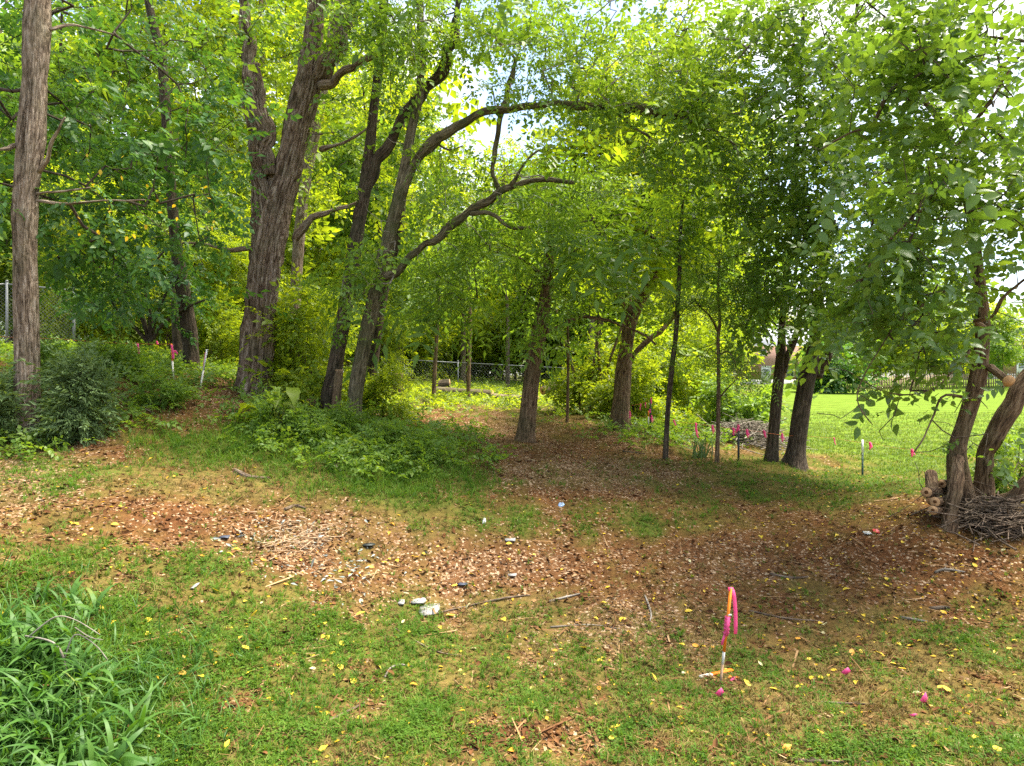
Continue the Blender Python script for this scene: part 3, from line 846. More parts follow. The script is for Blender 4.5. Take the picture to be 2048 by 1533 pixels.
arch_stem = pl([(704, 858, 34), (712, 780, 32), (728, 690, 34), (746, 610, 34), (764, 530, 30), (784, 450, 28), (800, 390, 30), (812, 320, 22), (824, 255, 19), (838, 200, 17), (842, 120, 17), (840, 20, 17), (836, -120, 13)], 12.5)
arch = pl([(797, 395, 24), (828, 335, 24), (864, 292, 24), (903, 260, 22), (950, 236, 20), (1003, 222, 19), (1055, 212, 18), (1110, 208, 17), (1165, 210, 18), (1225, 216, 22), (1290, 224, 22), (1350, 236, 18), (1420, 240, 13), (1480, 228, 8)], 12.5, 11.3)
t4, sk4 = tree('broad_tree', 'mossy trunk whose long limb arches right across the clearing', [arch_stem, arch], 'bark_olive', [
    (840, 60, 120, 110, 11.8, 1.0, 34), (900, 400, 100, 60, 12.6, 1, 16), (1080, 120, 120, 90, 11.8, 1.2, 52), (1130, 185, 130, 40, 11.6, .7, 22), (1050, 60, 100, 80, 11.8, 1, 34), (930, 330, 60, 60, 12.8, .6, 12), (1300, 190, 140, 50, 11.2, .8, 26), (1400, 260, 90, 60, 11.2, .8, 20), (690, 600, 70, 60, 11.9, .5, 16), (760, 520, 60, 60, 12, .5, 8), (1250, 120, 150, 110, 11.4, 1.4, 70), (1420, 150, 130, 110, 11.4, 1.4, 60), (1350, 300, 110, 50, 11.4, 1, 22), (880, 330, 60, 60, 12.4, .8, 8), (1200, -60, 280, 90, 11.6, 2, 50), (1440, 330, 110, 60, 11.5, 1, 22)],
    'leaf_mid', SPRIG_FINE, sprig=.36, per=4, spread=.2, trunk_sides=26, ridge=.04, bare=130, branches=[
    pl([(1003, 224, 14), (1012, 190, 12), (1022, 155, 12), (1032, 120, 8)], 12.2, 12.2), pl([(1003, 226, 12), (997, 262, 11), (990, 305, 12), (988, 342, 12), (997, 378, 13)], 12.2, 12.4),
    pl([(760, 560, 16), (810, 525, 16), (855, 490, 16), (905, 445, 17), (958, 412, 17), (1000, 381, 16), (1045, 365, 13), (1100, 361, 11), (1150, 366, 7)], 12.5, 12.3),
    pl([(940, 428, 9), (985, 430, 9), (1008, 448, 9), (1035, 455, 8), (1060, 456, 6)], 12.4, 12.2), pl([(1020, 372, 8), (1045, 335, 7), (1065, 310, 6), (1080, 300, 4)], 12.3, 12.3),
    pl([(1340, 236, 10), (1390, 205, 8), (1450, 150, 6), (1500, 90, 4)], 11.4, 11), pl([(1360, 238, 10), (1420, 258, 8), (1470, 290, 5)], 11.4, 11.2),
    pl([(1225, 216, 7), (1260, 250, 6), (1300, 275, 5)], 11.6, 11.4), pl([(870, 285, 6), (900, 300, 5), (925, 292, 3)], 12.4, 12.2)], twigmat='twig_pale')

tree('broad_tree', 'slim straight dark trunk right of the trunk cluster', [
    pl([(736, 808, 30), (744, 740, 26), (756, 650, 24), (768, 580, 23), (784, 520, 19), (800, 460, 17), (807, 390, 15), (818, 300, 13), (826, 180, 10)], 15)],
    'bark_dark', [(820, 350, 70, 110, 15, 1, 22), (820, 180, 90, 90, 15, 1.4, 22)], 'leaf_bright', sprig=.42, tipr=.005, trunk_sides=16)

tree('broad_tree', 'brown leaning trunk standing alone on the bare slope', [
    pl([(1050, 890, 42), (1056, 830, 36), (1063, 760, 35), (1072, 700, 37), (1083, 640, 34), (1092, 590, 27), (1097, 540, 22), (1099, 470, 18), (1100, 400, 12)], 14)],
    'bark_brown', [(1090, 490, 150, 100, 13.6, 1.6, 40), (1220, 430, 120, 90, 13.2, 1.6, 34), (960, 540, 110, 80, 13.4, 1.4, 26), (1130, 400, 140, 60, 13.8, 1.2, 18), (960, 470, 70, 70, 13.8, 1, 8), (1140, 580, 60, 40, 13.6, .8, 9), (890, 600, 60, 60, 13.2, .9, 8), (1060, 600, 50, 40, 13.2, .6, 6)],
    'leaf_mid', PINN_BIG, sprig=.62, per=3, spread=.26, branches=[
    pl([(1088, 665, 10), (1113, 654, 9), (1150, 638, 8), (1180, 634, 8), (1232, 647, 7), (1278, 664, 6), (1312, 690, 4)], 14, 13.4), pl([(1098, 560, 10), (1140, 510, 8), (1200, 470, 6)], 14, 13.2), pl([(1095, 560, 10), (1040, 520, 7), (980, 500, 5)], 14, 13.4)], flat=.4)

tree('broad_tree', 'wide grey-brown trunk with flared base beside the twine line', [
    pl([(1238, 856, 50), (1243, 800, 37), (1247, 740, 33), (1253, 690, 30), (1262, 640, 31), (1285, 595, 25), (1305, 560, 22), (1322, 510, 21), (1335, 455, 18), (1348, 390, 15), (1362, 300, 12), (1380, 180, 8)], 16),
    pl([(1258, 650, 14), (1251, 625, 12), (1243, 598, 11), (1222, 573, 9), (1195, 545, 6)], 16, 15.6), pl([(1254, 750, 15), (1275, 705, 13), (1305, 678, 12), (1335, 648, 10), (1360, 610, 7)], 16, 16.4)],
    'bark_brown', [(1330, 400, 130, 90, 15.4, 1.8, 44), (1280, 500, 110, 50, 15.2, 1.4, 18), (1400, 490, 100, 70, 15.4, 1.4, 22), (1380, 290, 120, 80, 15.4, 1.6, 30), (1200, 540, 70, 40, 15.6, 1, 7), (1370, 600, 60, 40, 15.8, 1, 6)],
    'leaf_bright', SPRIG_OV, sprig=.52, per=3, spread=.3, trunk_sides=28, ridge=.06, flare=.4, tipr=.005, bare=60, branches=[pl([(1330, 500, 12), (1300, 470, 9), (1250, 455, 8), (1190, 462, 5)], 15.8, 15), pl([(1325, 510, 12), (1370, 470, 9), (1420, 450, 6)], 16, 15.2)])

tree('dead_pole_tree', 'bare slender dark pole of a tree, no limbs below the leaves', [
    pl([(1330, 918, 13), (1334, 850, 12), (1338, 795, 12), (1346, 717, 11.5), (1351, 677, 11), (1356, 599, 11), (1359, 545, 10), (1360, 480, 8), (1366, 400, 6)], 12.8)],
    'bark_dark', [(1366, 430, 50, 50, 12.8, .6, 10)], 'leaf_mid', sprig=.34, trunk_sides=12, ridge=.02, flare=.1)

tree('sapling', 'thin sapling with feathery side twigs between pole and paired trunks', [
    pl([(1433, 928, 11), (1436, 860, 9.5), (1437, 790, 9.5), (1437, 717, 8.5), (1436, 677, 8), (1440, 640, 7), (1436, 590, 6), (1440, 520, 4)], 12.8)],
    'bark_brown', [(1400, 600, 80, 60, 12.6, .8, 30), (1470, 580, 70, 60, 12.6, .8, 26), (1485, 740, 50, 60, 12.4, .7, 14), (1380, 690, 50, 40, 12.6, .6, 10), (1440, 520, 80, 50, 12.6, .8, 20)],
    'leaf_mid', PINN, sprig=.34, per=3, spread=.16, trunk_sides=12, ridge=.02, flare=.15, branches=[
    pl([(1438, 712, 5), (1455, 702, 4.5), (1466, 715, 4), (1472, 735, 3)], 12.8, 12.4), pl([(1437, 800, 4), (1452, 780, 3.5), (1470, 762, 2.5)], 12.8, 12.5), pl([(1436, 665, 5), (1420, 635, 4), (1398, 612, 3)], 12.8, 12.6)])

tree('broad_tree', 'left trunk of the leaning pair beside the bright lawn, forking at half height', [
    pl([(1540, 928, 34), (1547, 870, 26), (1553, 800, 24), (1560, 735, 24), (1563, 690, 19), (1565, 638, 17), (1571, 570, 15), (1580, 450, 14), (1590, 330, 13), (1600, 200, 11), (1606, 40, 9), (1610, -120, 6)], 13.6),
    pl([(1566, 745, 18), (1578, 714, 17), (1590, 677, 15), (1597, 655, 14), (1607, 612, 13), (1626, 570, 11), (1650, 510, 8), (1670, 440, 6)], 13.6, 13.4)],
    'bark_dark', [(1570, 470, 130, 90, 12.6, 1.4, 70), (1580, 300, 150, 110, 12.4, 1.6, 90), (1550, 120, 170, 130, 12.2, 1.6, 100), (1480, 420, 90, 110, 13, 1.4, 40), (1500, 640, 70, 40, 12.8, .8, 12), (1640, 700, 30, 30, 14.2, .4, 3), (1560, 590, 90, 40, 12.4, .9, 22), (1600, -80, 250, 100, 12, 2, 40)],
    'leaf_gloss', SPRIG, sprig=.38, per=4, spread=.3, trunk_sides=22, ridge=.035, flare=.25)

tree('broad_tree', 'right trunk of the leaning pair, thicker with a flared foot by the lawn', [
    pl([(1586, 942, 62), (1592, 905, 44), (1596, 873, 40), (1603, 820, 38), (1612, 770, 39), (1621, 730, 37), (1628, 690, 27), (1633, 638, 24), (1641, 570, 21), (1652, 470, 18), (1668, 370, 15), (1682, 270, 13), (1700, 140, 10), (1720, -40, 7)], 13.5),
    pl([(1634, 755, 28), (1653, 717, 25), (1669, 677, 22), (1683, 638, 20), (1698, 608, 18), (1722, 560, 15), (1752, 480, 12), (1792, 390, 9), (1830, 300, 6)], 13.5, 13)],
    'bark_dark', [(1700, 500, 130, 90, 12, 1.4, 60), (1690, 640, 60, 40, 12, .8, 8), (1740, 330, 130, 110, 11.8, 1.6, 60), (1720, 160, 150, 110, 11.6, 1.6, 60), (1760, 590, 90, 50, 11.6, 1, 26), (1830, 420, 90, 90, 11.8, 1.4, 30), (1760, -60, 220, 100, 11.6, 2, 40), (1670, 610, 60, 40, 12.4, .8, 12)],
    'leaf_gloss', SPRIG, sprig=.40, per=4, spread=.3, trunk_sides=28, ridge=.035, flare=.42)

t11, sk11 = tree('broad_tree', 'crooked multi-trunk tree at the right edge over the brush pile', [
    pl([(1930, 1020, 73), (1918, 960, 54), (1914, 900, 45), (1930, 845, 40), (1944, 800, 41), (1955, 760, 40), (1962, 710, 35), (1966, 650, 34), (1960, 580, 28), (1952, 500, 25), (1938, 420, 21), (1918, 330, 19), (1885, 250, 15), (1840, 190, 11), (1800, 120, 7)], 9),
    pl([(1960, 1010, 61), (1972, 945, 50), (1986, 880, 51), (2004, 835, 50), (2026, 800, 50), (2060, 760, 47), (2110, 690, 40), (2150, 560, 31), (2170, 400, 21), (2160, 200, 12)], 9.2, 8.8),
    pl([(1898, 1078, 33), (1897, 1030, 33), (1902, 990, 35), (1912, 945, 31), (1915, 915, 26)], 8.5, 8.9),
    pl([(1990, 1012, 42), (2022, 990, 40), (2060, 962, 38), (2120, 930, 31)], 9.0, 8.6)],
    'bark_brown', [(1900, 520, 140, 110, 8.6, 1.2, 43), (1960, 330, 120, 140, 8.6, 1.3, 52), (1830, 350, 120, 110, 8.2, 1.2, 37), (1930, 120, 150, 130, 8.2, 1.4, 60), (1780, 90, 130, 110, 8.2, 1.2, 37), (1990, 620, 80, 70, 8.4, 1, 17), (1860, 640, 80, 60, 8.2, .9, 16),
        (2010, 900, 50, 60, 8.8, .5, 6), (1960, 850, 60, 40, 8.6, .5, 5), (2120, 300, 90, 300, 8.6, 1.5, 37), (1960, -80, 300, 90, 8.2, 1.6, 31), (1780, 640, 90, 60, 8.6, .8, 16), (1840, 560, 110, 70, 8.4, .9, 19), (1720, 560, 70, 60, 8.8, .8, 10), (1880, 760, 60, 40, 8.2, .5, 6), (2030, 480, 60, 110, 8, 1, 12)],
    'leaf_gloss', SPRIG_OV, sprig=.29, per=4, spread=.30, tipr=.0045, twigmat='twig_brown', trunk_sides=30, ridge=.05, flare=.3, bare=110, branches=[
    pl([(1966, 655, 16), (1950, 640, 11), (1985, 632, 10), (2002, 600, 9), (2030, 575, 8), (2060, 550, 6)], 8.9, 8.2), pl([(1980, 735, 24), (1998, 748, 24), (2016, 762, 23)], 8.9, 8.6),
    pl([(1945, 800, 8), (1890, 790, 6), (1868, 830, 5), (1850, 870, 4), (1828, 905, 3)], 8.8, 8.2), pl([(1955, 560, 9), (1880, 590, 7), (1800, 640, 5), (1760, 700, 4), (1720, 770, 3), (1718, 812, 3), (1745, 850, 2)], 8.8, 8.0),
    pl([(1940, 700, 8), (1880, 770, 5), (1820, 790, 4), (1760, 780, 3), (1700, 745, 2.5)], 8.9, 8.2), pl([(1930, 400, 12), (1850, 420, 9), (1780, 480, 7), (1720, 560, 5)], 8.9, 8.0), pl([(1905, 300, 12), (1960, 230, 9), (2020, 140, 6)], 8.9, 8.3), pl([(1880, 250, 10), (1800, 270, 7), (1720, 260, 5), (1640, 300, 3)], 8.9, 8.2)])
mb = MB(); mb.tube([P(2016, 762, 8.6), P(2018, 763.5, 8.58)], .074, 14); mb.build('cut_face', M['cut_wood'], t11)

# single leaves near enough to be picked apart
def leaf_mesh(name, tpl=OVATE, curl=.0):
    V, F = tpl
    V = V.copy(); V[:, 2] += curl * (V[:, 0] - .5) ** 2 + rng.normal(0, .02, len(V))
    return set_cl(mesh_from(name, V, F), .6)

LEAFM = [leaf_mesh('leaf') for _ in range(3)]
for m_ in LEAFM: m_.materials.append(M['leaf_gloss'])
LEAFY = [leaf_mesh('yellow_leaf', curl=.3) for _ in range(3)]
for m_ in LEAFY: m_.materials.append(M['leaf_yellow'])

def leaf_children(root, meshes, pts, size, name='leaf'):
    b = world_loc(root)
    for p in pts:
        o = link(name, random.choice(meshes), None, root)
        o.location = Vector(p) - b
        o.rotation_euler = (random.gauss(0, .6), random.gauss(.35, .5), random.uniform(0, 6.28))
        o.scale = (size * random.uniform(.8, 1.25),) * 3

def line_pts(L, d0, d1, n, jit):
    q = pl([(x, y, 1) for x, y in L], d0, d1)
    c, _r = catmull(q, .02)
    return [c[int(k * (len(c) - 1) / n)] + Vector(rng.normal(0, jit, 3)) for k in range(n)]

lp = line_pts([(1950, 560), (1880, 590), (1800, 640), (1760, 700)], 8.8, 8.2, 50, .09)
lp += line_pts([(1940, 700), (1880, 770), (1820, 790), (1760, 780), (1700, 745)], 8.9, 8.2, 44, .07)
lp += line_pts([(1945, 800), (1890, 790), (1868, 830)], 8.8, 8.5, 34, .06)
lp += line_pts([(1990, 930), (2030, 900), (2060, 880)], 8.6, 8.4, 36, .09)
lp += line_pts([(1930, 400), (1850, 420), (1780, 480), (1720, 560)], 8.9, 8, 50, .1)
leaf_children(t11, LEAFM, lp, .085)
yp = targets_in([(230, 430, 220, 90, 9.6, .6, 30), (330, 300, 170, 120, 10, .8, 14), (420, 420, 100, 60, 10.4, .5, 12), (100, 200, 90, 150, 9.3, .5, 6)])
leaf_children(t1, LEAFY, yp, .07, 'yellow_leaf')

# ------------------------------------------------------------------ prototype trees and bushes for the wood behind
def proto_tree(name, h, crown, bark, leafmat, tpl, sprig, per, r0, ntar, lean=.06, spread=.35, stems=1, tipr=.008, sides=9):
    """crown: list of (x,y,z,rx,ry,rz,share) in units of metres"""
    root = empty(name, (0, 0, 0), 'tree', 'tree')
    mb = MB(); skel = []
    for s in range(stems):
        a = rng.uniform(0, 6.28); sp = 0 if stems == 1 else .05 * h
        pts = []
        n = 6
        for i in range(n + 1):
            t = i / n
            pts.append((Vector((math.cos(a) * sp * (t + .15) * 2 + rng.normal(0, lean * h * .12) * t + (lean * h * t * t if s == 0 else -lean * h * t * t),
                                math.sin(a) * sp * (t + .15) * 2 + rng.normal(0, lean * h * .12) * t, h * .92 * t - (.4 if i == 0 else 0))), r0 * (1 - .85 * t) / (1 if stems == 1 else 1.3)))
        q = limb(mb, pts, .45, sides, .03, .2, .04, int(rng.integers(0, 900)))
        skel += q[int(len(q) * .3):]
    mb.build('trunk', M[bark], root, True)
    T = []
    tot = sum(c[6] for c in crown)
    for (x, y, z, rx, ry, rz, sh) in crown:
        v = rand_dirs(max(2, int(ntar * sh / tot))) * (rng.uniform(0.15, 1, (max(2, int(ntar * sh / tot)), 1)) ** .5)
        T.append(np.array([x, y, z]) + v * np.array([rx, ry, rz]))
    T = np.concatenate(T); T = T[T[:, 2] > .25]
    crown_parts(root, skel, T, tpl, leafmat, sprig, per, spread, tipr, .1, flat=.6)
    return root

def rand_crown(h, z0, rad, n):
    out = []
    for i in range(n):
        t = (i + .5) / n
        z = z0 + (h - z0) * t
        r = rad * (math.sin(math.pi * (.18 + .78 * t)) ** .7)
        a = rng.uniform(0, 6.28); k = rng.uniform(.25, .7) * r
        out.append((math.cos(a) * k, math.sin(a) * k, z, r * .62, r * .62, (h - z0) / n * .8, r * r))
    return out

PROTO = {
    'tall_a': proto_tree('forest_tree', 16, rand_crown(16.5, 5.5, 3.2, 8), 'bark_grey', 'leaf_bright', SPRIG, .85, 4, .20, 240),
    'tall_b': proto_tree('forest_tree', 14, rand_crown(14.5, 4.2, 3.4, 8), 'bark_dark', 'leaf_mid', SPRIG, .85, 4, .19, 240),
    'tall_c': proto_tree('forest_tree', 17, rand_crown(17.5, 7.5, 2.8, 7), 'bark_grey', 'leaf_bright', SPRIG_FINE, .95, 3, .17, 230),
    'under_a': proto_tree('understory_tree', 6.5, rand_crown(7, 1.6, 2.3, 6), 'bark_brown', 'leaf_bright', SPRIG, .62, 4, .07, 250, .1, .25, 1, .006),
    'under_b': proto_tree('understory_tree', 5.5, rand_crown(6, .8, 2.1, 6), 'bark_dark', 'leaf_bright', PINN_BIG, .5, 4, .055, 230, .1, .22, 2, .006),
    'under_c': proto_tree('understory_tree', 7.5, rand_crown(8, 2.2, 2.2, 6), 'bark_brown', 'leaf_mid', SPRIG, .62, 4, .08, 240, .1, .25, 2, .006),
    'bush_a': proto_tree('leafy_bush', 1.7, rand_crown(1.9, .25, 1.0, 4), 'twig', 'leaf_mid', SPRIG, .40, 4, .02, 150, .1, .14, 4, .004, 5),
    'bush_b': proto_tree('leafy_bush', 2.3, rand_crown(2.5, .3, 1.2, 4), 'twig', 'leaf_bright', SPRIG_FINE, .48, 4, .025, 170, .1, .16, 5, .004, 5),
    'bush_c': proto_tree('leafy_bush', 1.2, rand_crown(1.3, .15, .9, 3), 'twig', 'leaf_mid', SPRIG, .34, 4, .015, 120, .1, .12, 4, .003, 5),
}
_used = set()
def put(key, px, d, s=1.0, label='', cat='tree', group=None, rz=None, sz=1.0, name=None):
    p = G(px, d)
    o = PROTO[key] if key not in _used else copy_tree(PROTO[key])
    _used.add(key)
    o.location = p - Vector((0, 0, .05)); o.rotation_euler = (0, 0, random.uniform(0, 6.28) if rz is None else rz)
    o.scale = (s, s, s * sz)
    if name: o.name = name
    tag(o, label, cat, group)
    return o

LAB_T = 'tall thin-trunked tree with leafy crown deep in the wood behind'
LAB_U = 'sunlit yellow-green understory tree filling the wood behind the trunks'
# tall trees of the wood: (px, depth, proto, scale)
WOOD = [(930, 36, 'tall_a', .66), (1040, 42, 'tall_b', .82), (1010, 33, 'tall_c', .58), (1180, 33, 'tall_a', .85), (1280, 36, 'tall_a', 1.0), (1350, 31, 'tall_c', .9), (1430, 36, 'tall_b', .95), (1470, 44, 'tall_a', 1.0), (1030, 62, 'under_a', 1.7), (985, 58, 'under_c', 1.4), (640, 60, 'under_a', 1.6), (-160, 24, 'tall_b', 1), (-40, 30, 'tall_a', 1), (70, 38, 'tall_c', 1), (150, 23, 'tall_b', .8), (240, 33, 'tall_a', .95), (320, 44, 'tall_b', 1.1), (410, 27, 'tall_c', .85), (470, 36, 'tall_a', 1), (545, 24, 'tall_c', .95),
        (560, 48, 'tall_b', 1.1), (640, 30, 'tall_a', .85), (690, 40, 'tall_c', 1), (760, 27, 'tall_b', .8), (800, 45, 'tall_a', 1.0), (770, 36, 'tall_c', .8), (960, 56, 'tall_b', .85), (1060, 50, 'tall_a', .85), (1130, 40, 'tall_b', .8), (1215, 34, 'tall_c', .8),
        (1240, 48, 'tall_a', 1.0), (1300, 33, 'tall_b', .85), (1370, 44, 'tall_a', 1.0), (1400, 58, 'tall_b', 1.0), (-250, 45, 'tall_a', 1.2), (20, 58, 'tall_b', 1.2), (200, 62, 'tall_a', 1.2), (420, 66, 'tall_b', 1.2), (640, 66, 'tall_a', 1.1), (780, 70, 'tall_b', 1.2), (900, 72, 'tall_a', 1.1),
        (1020, 75, 'tall_b', 1.0), (1150, 70, 'tall_a', 1.1), (1280, 72, 'tall_b', 1.2), (1400, 84, 'tall_a', 1.2)]
for px, d, k, s in WOOD:
    put(k, px + random.uniform(-12, 12), d, s * 1.18, LAB_T, 'tree', 'tall trees of the wood behind')
UNDER = [(-60, 19, 'under_c', .9), (60, 22, 'under_a', 1), (160, 18, 'under_b', .8), (230, 26, 'under_a', 1), (330, 22, 'under_c', 1), (420, 21, 'under_b', .95), (470, 28, 'under_a', 1.1), (590, 24, 'under_a', 1.0), (610, 24, 'under_b', .7), (690, 29, 'under_a', .9),
         (740, 27, 'under_b', .8), (810, 32, 'under_c', .9), (1300, 27, 'under_a', .7),
         (1340, 30, 'under_c', 1), (1390, 26, 'under_b', .8), (540, 34, 'under_a', 1.2), (740, 36, 'under_c', 1.2), (1260, 38, 'under_a', 1.2), (300, 34, 'under_a', 1.3), (100, 32, 'under_c', 1.2)]
for px, d, k, s in UNDER:
    put(k, px, d, s, LAB_U, 'tree', 'sunlit understory trees')
for px, d, k, s in ((880, 52, 'under_b', 1.3), (920, 60, 'under_a', 1.3), (850, 62, 'under_b', 1.4), (1000, 70, 'under_b', 1.5), (1080, 66, 'under_b', 1.4), (1150, 60, 'under_b', 1.3), (830, 80, 'under_a', 1.6), (900, 85, 'under_b', 1.7), (960, 90, 'under_a', 1.6), (1060, 92, 'under_b', 1.7), (1120, 88, 'under_a', 1.6)):
    put(k, px, d, s, LAB_U, 'tree', 'sunlit understory trees')
for i in range(34):
    put(random.choice(['under_a', 'under_b', 'under_c']), -320 + i * 53 + random.uniform(-14, 14), random.uniform(44, 66), random.uniform(1.1, 1.5), LAB_U, 'tree', 'sunlit understory trees')
# trees beyond the lawn
FAR = [(2010, 56, 'under_c', .8), (2090, 60, 'under_a', 1.0), (1700, 62, 'under_c', 1.2), (1760, 66, 'under_a', 1.4), (1830, 62, 'under_a', 1.3), (1890, 70, 'under_c', 1.4), (1460, 95, 'tall_b', .7), (1560, 105, 'tall_a', .8), (1650, 98, 'tall_b', .75), (1740, 92, 'tall_a', .8), (1830, 88, 'tall_b', .8), (1920, 96, 'tall_a', .8), (2010, 100, 'tall_b', .8), (2110, 92, 'tall_a', .8), (1445, 62, 'under_a', 1.1), (1960, 60, 'under_a', 1.1)]
FAR += [(1380 + i * 46, 112 + (i % 3) * 9, ('under_a', 'tall_b', 'under_c', 'under_b')[i % 4], (1.5, .85, 1.5, 1.7)[i % 4]) for i in range(20)]
FAR += [(1640 + i * 38, 78 + (i % 2) * 6, ('under_a', 'under_b')[i % 2], .95) for i in range(9)]
for px, d, k, s in FAR:
    put(k, px, d, s, 'leafy tree standing beyond the lawn near the houses', 'tree', 'trees beyond the lawn')

BUSH = [  # px, depth, proto, scale, label
    (28, 10.7, 'bush_c', .42, 'low leafy bush at the foot of the left-edge trunk'), (100, 11.7, 'bush_a', .38, 'leafy shrub on the bank behind the cedar bush'), (200, 12.4, 'bush_a', .34, 'shrub with arching leaves on the bank above the cedar bush'),
    (250, 12.4, 'bush_c', .42, 'dark low shrub under the pink ribbon on the bank'), (318, 11.4, 'bush_c', .42, 'bright rounded bush below the orange stake'), (600, 13.9, 'bush_b', .9, 'climbing leafy bush hugging the right side of the massive forked trunk'),
    (640, 15.5, 'bush_b', .8, 'tall leafy bush between the massive trunk and the trunk cluster'), (620, 10.9, 'bush_c', .38, 'low shrub in front of the short cut stump'), (690, 11.6, 'bush_c', .42, 'dark shrub around the foot of the mossy arching trunk'), (775, 11.2, 'bush_a', .28, 'shrub mass right of the mossy arching trunk foot'), (840, 10.9, 'bush_c', .36, 'spreading low shrub at the foot of the bare slope'),
    (555, 10.8, 'bush_c', .5, 'small shrub just below the large-leaved plant'), (765, 14.2, 'bush_b', .45, 'leafy bush behind the trunk cluster at the slope top'), (1270, 17.5, 'bush_b', .7, 'bush against the right side of the flared trunk'), (1320, 19, 'bush_b', 1.0, 'yellowish bush behind the bare pole tree'), (1365, 22, 'bush_b', 1.1, 'loose bush behind the twine line left of the pale slab'),
    (1460, 17.0, 'bush_a', .7, 'bright shrub behind the brush pile by the sapling'), (1505, 17.6, 'bush_a', .62, 'rounded bright shrub right behind the brush pile'), (1180, 19, 'bush_b', .8, 'bush left of the flared trunk by slim stems'), (2030, 9.8, 'bush_c', .6, 'leafy growth behind the crooked trunks at the right edge'),
    (442, 19, 'bush_b', .8, 'bush glimpsed between the thin dark trunk and the massive trunk'), (470, 24, 'bush_b', 1.2, 'bush in the wood just left of the massive trunk'), (985, 46, 'bush_b', 1.9, 'bright far bush beyond the low chain-link fence'), (900, 48, 'bush_b', 2.0, 'far bush left of centre beyond the low fence'), (1060, 50, 'bush_b', 2.0, 'far bush right of centre beyond the low fence'), (1140, 47, 'bush_b', 1.8, 'far bush beyond the propped fallen log'), (830, 46, 'bush_b', 1.8, 'far bush behind the tall far stump'),
    (1625, 54, 'bush_b', 1.2, 'small far bush at the lawn edge beside the dark evergreen')]
for px, d, k, s, lab in BUSH:
    put(k, px, d, s, lab, 'bush', 'bushes')

# dark many-stemmed shrub under the left canopy
r_ = empty('many_stemmed_shrub', G(300, 15), 'dark many-stemmed shrub spreading behind the pink ribbon', 'shrub')
sk = []
for (L) in ([(300, 690, 12), (285, 640, 9), (255, 590, 7), (225, 560, 5), (180, 545, 3)], [(300, 690, 13), (300, 630, 10), (290, 580, 8), (300, 540, 6), (330, 500, 4)], [(300, 690, 11), (325, 650, 9), (365, 620, 7), (410, 600, 4)], [(300, 690, 10), (265, 650, 8), (235, 620, 6), (215, 590, 4)], [(300, 690, 10), (310, 640, 8), (335, 580, 6), (350, 545, 4)], [(300, 690, 9), (280, 610, 8), (265, 560, 6), (240, 510, 4)]):
    m2 = MB(); q = limb(m2, pl(L, 15, 14.5 + random.uniform(-.6, .6)), .1, 8, .02, 0, .05, len(sk)); sk += q
    m2.build('stem', M['twig'], r_, True)
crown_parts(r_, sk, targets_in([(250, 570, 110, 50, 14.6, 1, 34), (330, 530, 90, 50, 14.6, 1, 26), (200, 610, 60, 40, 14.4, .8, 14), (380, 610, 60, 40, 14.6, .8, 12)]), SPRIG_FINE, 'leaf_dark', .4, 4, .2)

# cedar bush
def cedar(px, d, h, w, label):
    g = G(px, d)
    r = empty('cedar_bush', g, label, 'bush')
    m2 = MB(); q = limb(m2, [(g + Vector((0, 0, -.05)), .03), (g + Vector((.02, 0, h * .5)), .02), (g + Vector((0, .02, h * .9)), .008)], .1, 6)
    m2.build('stem', M['twig'], r, True)
    T = []
    while len(T) < 170:
        t = random.random(); a = random.uniform(0, 6.28); rr = w * math.sqrt(random.random()) * (1 - t * .75)
        T.append((g.x + math.cos(a) * rr, g.y + math.sin(a) * rr, g.z + .1 + h * t * .95))
    crown_parts(r, q, np.array(T), CEDAR, 'leaf_cedar', .26, 6, .08, .003, flat=.7)
cedar(160, 10.0, 1.1, .36, 'feathery blue-green cedar bush right of the left-edge trunk')
cedar(-20, 9.7, .7, .24, 'small cedar bush at the extreme left edge')

# large-leaved plant
g = G(548, 11.2)
r_ = empty('large_leaved_plant', g, 'broad-leaved weed with large light leaves before the massive trunk', 'plant')
BIG = [leaf_mesh('leaf', OVATE, -.5) for _ in range(3)]
for m_ in BIG: m_.materials.append(M['leaf_bright'])
for k in range(7):
    a = k * .9 + .3; tip = g + Vector((math.cos(a) * .42, math.sin(a) * .3, random.uniform(.45, .78)))
    m2 = MB(); q = limb(m2, [(g + Vector((0, 0, -.05)), .012), ((g + tip) / 2 + Vector((0, 0, .1)), .009), (tip, .004)], .08, 6)
    m2.build('stem', M['clover'], r_, True)
    for j in range(6):
        p = q[int((len(q) - 1) * (.35 + .13 * j))]
        o = link('leaf', random.choice(BIG), None, r_)
        o.location = p - g; o.rotation_euler = (random.gauss(0, .3), random.uniform(.0, .8), a + random.gauss(0, 1.1)); o.scale = (random.uniform(.24, .40),) * 3

# iris-like clump
g = on_ground(1400, 916)
r_ = empty('strap_leaf_clump', g, 'blue-green strap-leaved clump at the foot of the twine line', 'plant')
def blade_mesh(name, L, w, bend):
    V, F = [], []
    n = 5
    for i in range(n + 1):
        t = i / n; x = bend * t * t * L; z = L * t - bend * bend * t ** 3 * L * .4; ww = w * (1 - t ** 2.5) + .001
        V += [(x, -ww / 2, z), (x + .004, 0, z), (x, ww / 2, z)]
        if i: b = 3 * i; F += [(b - 3, b - 2, b + 1, b), (b - 2, b - 1, b + 2, b + 1)]
    me = mesh_from(name, V, F, True); me.materials.append(M['leaf_cedar']); return me
BL = [blade_mesh('leaf', .5, .03, b) for b in (.15, .45, .8)]
for k in range(34):
    o = link('leaf', random.choice(BL), None, r_)
    o.location = (random.gauss(0, .12), random.gauss(0, .1), -.02); o.rotation_euler = (random.gauss(0, .15), random.gauss(0, .1), random.uniform(0, 6.28)); o.scale = (1, 1, random.uniform(.7, 1.25))

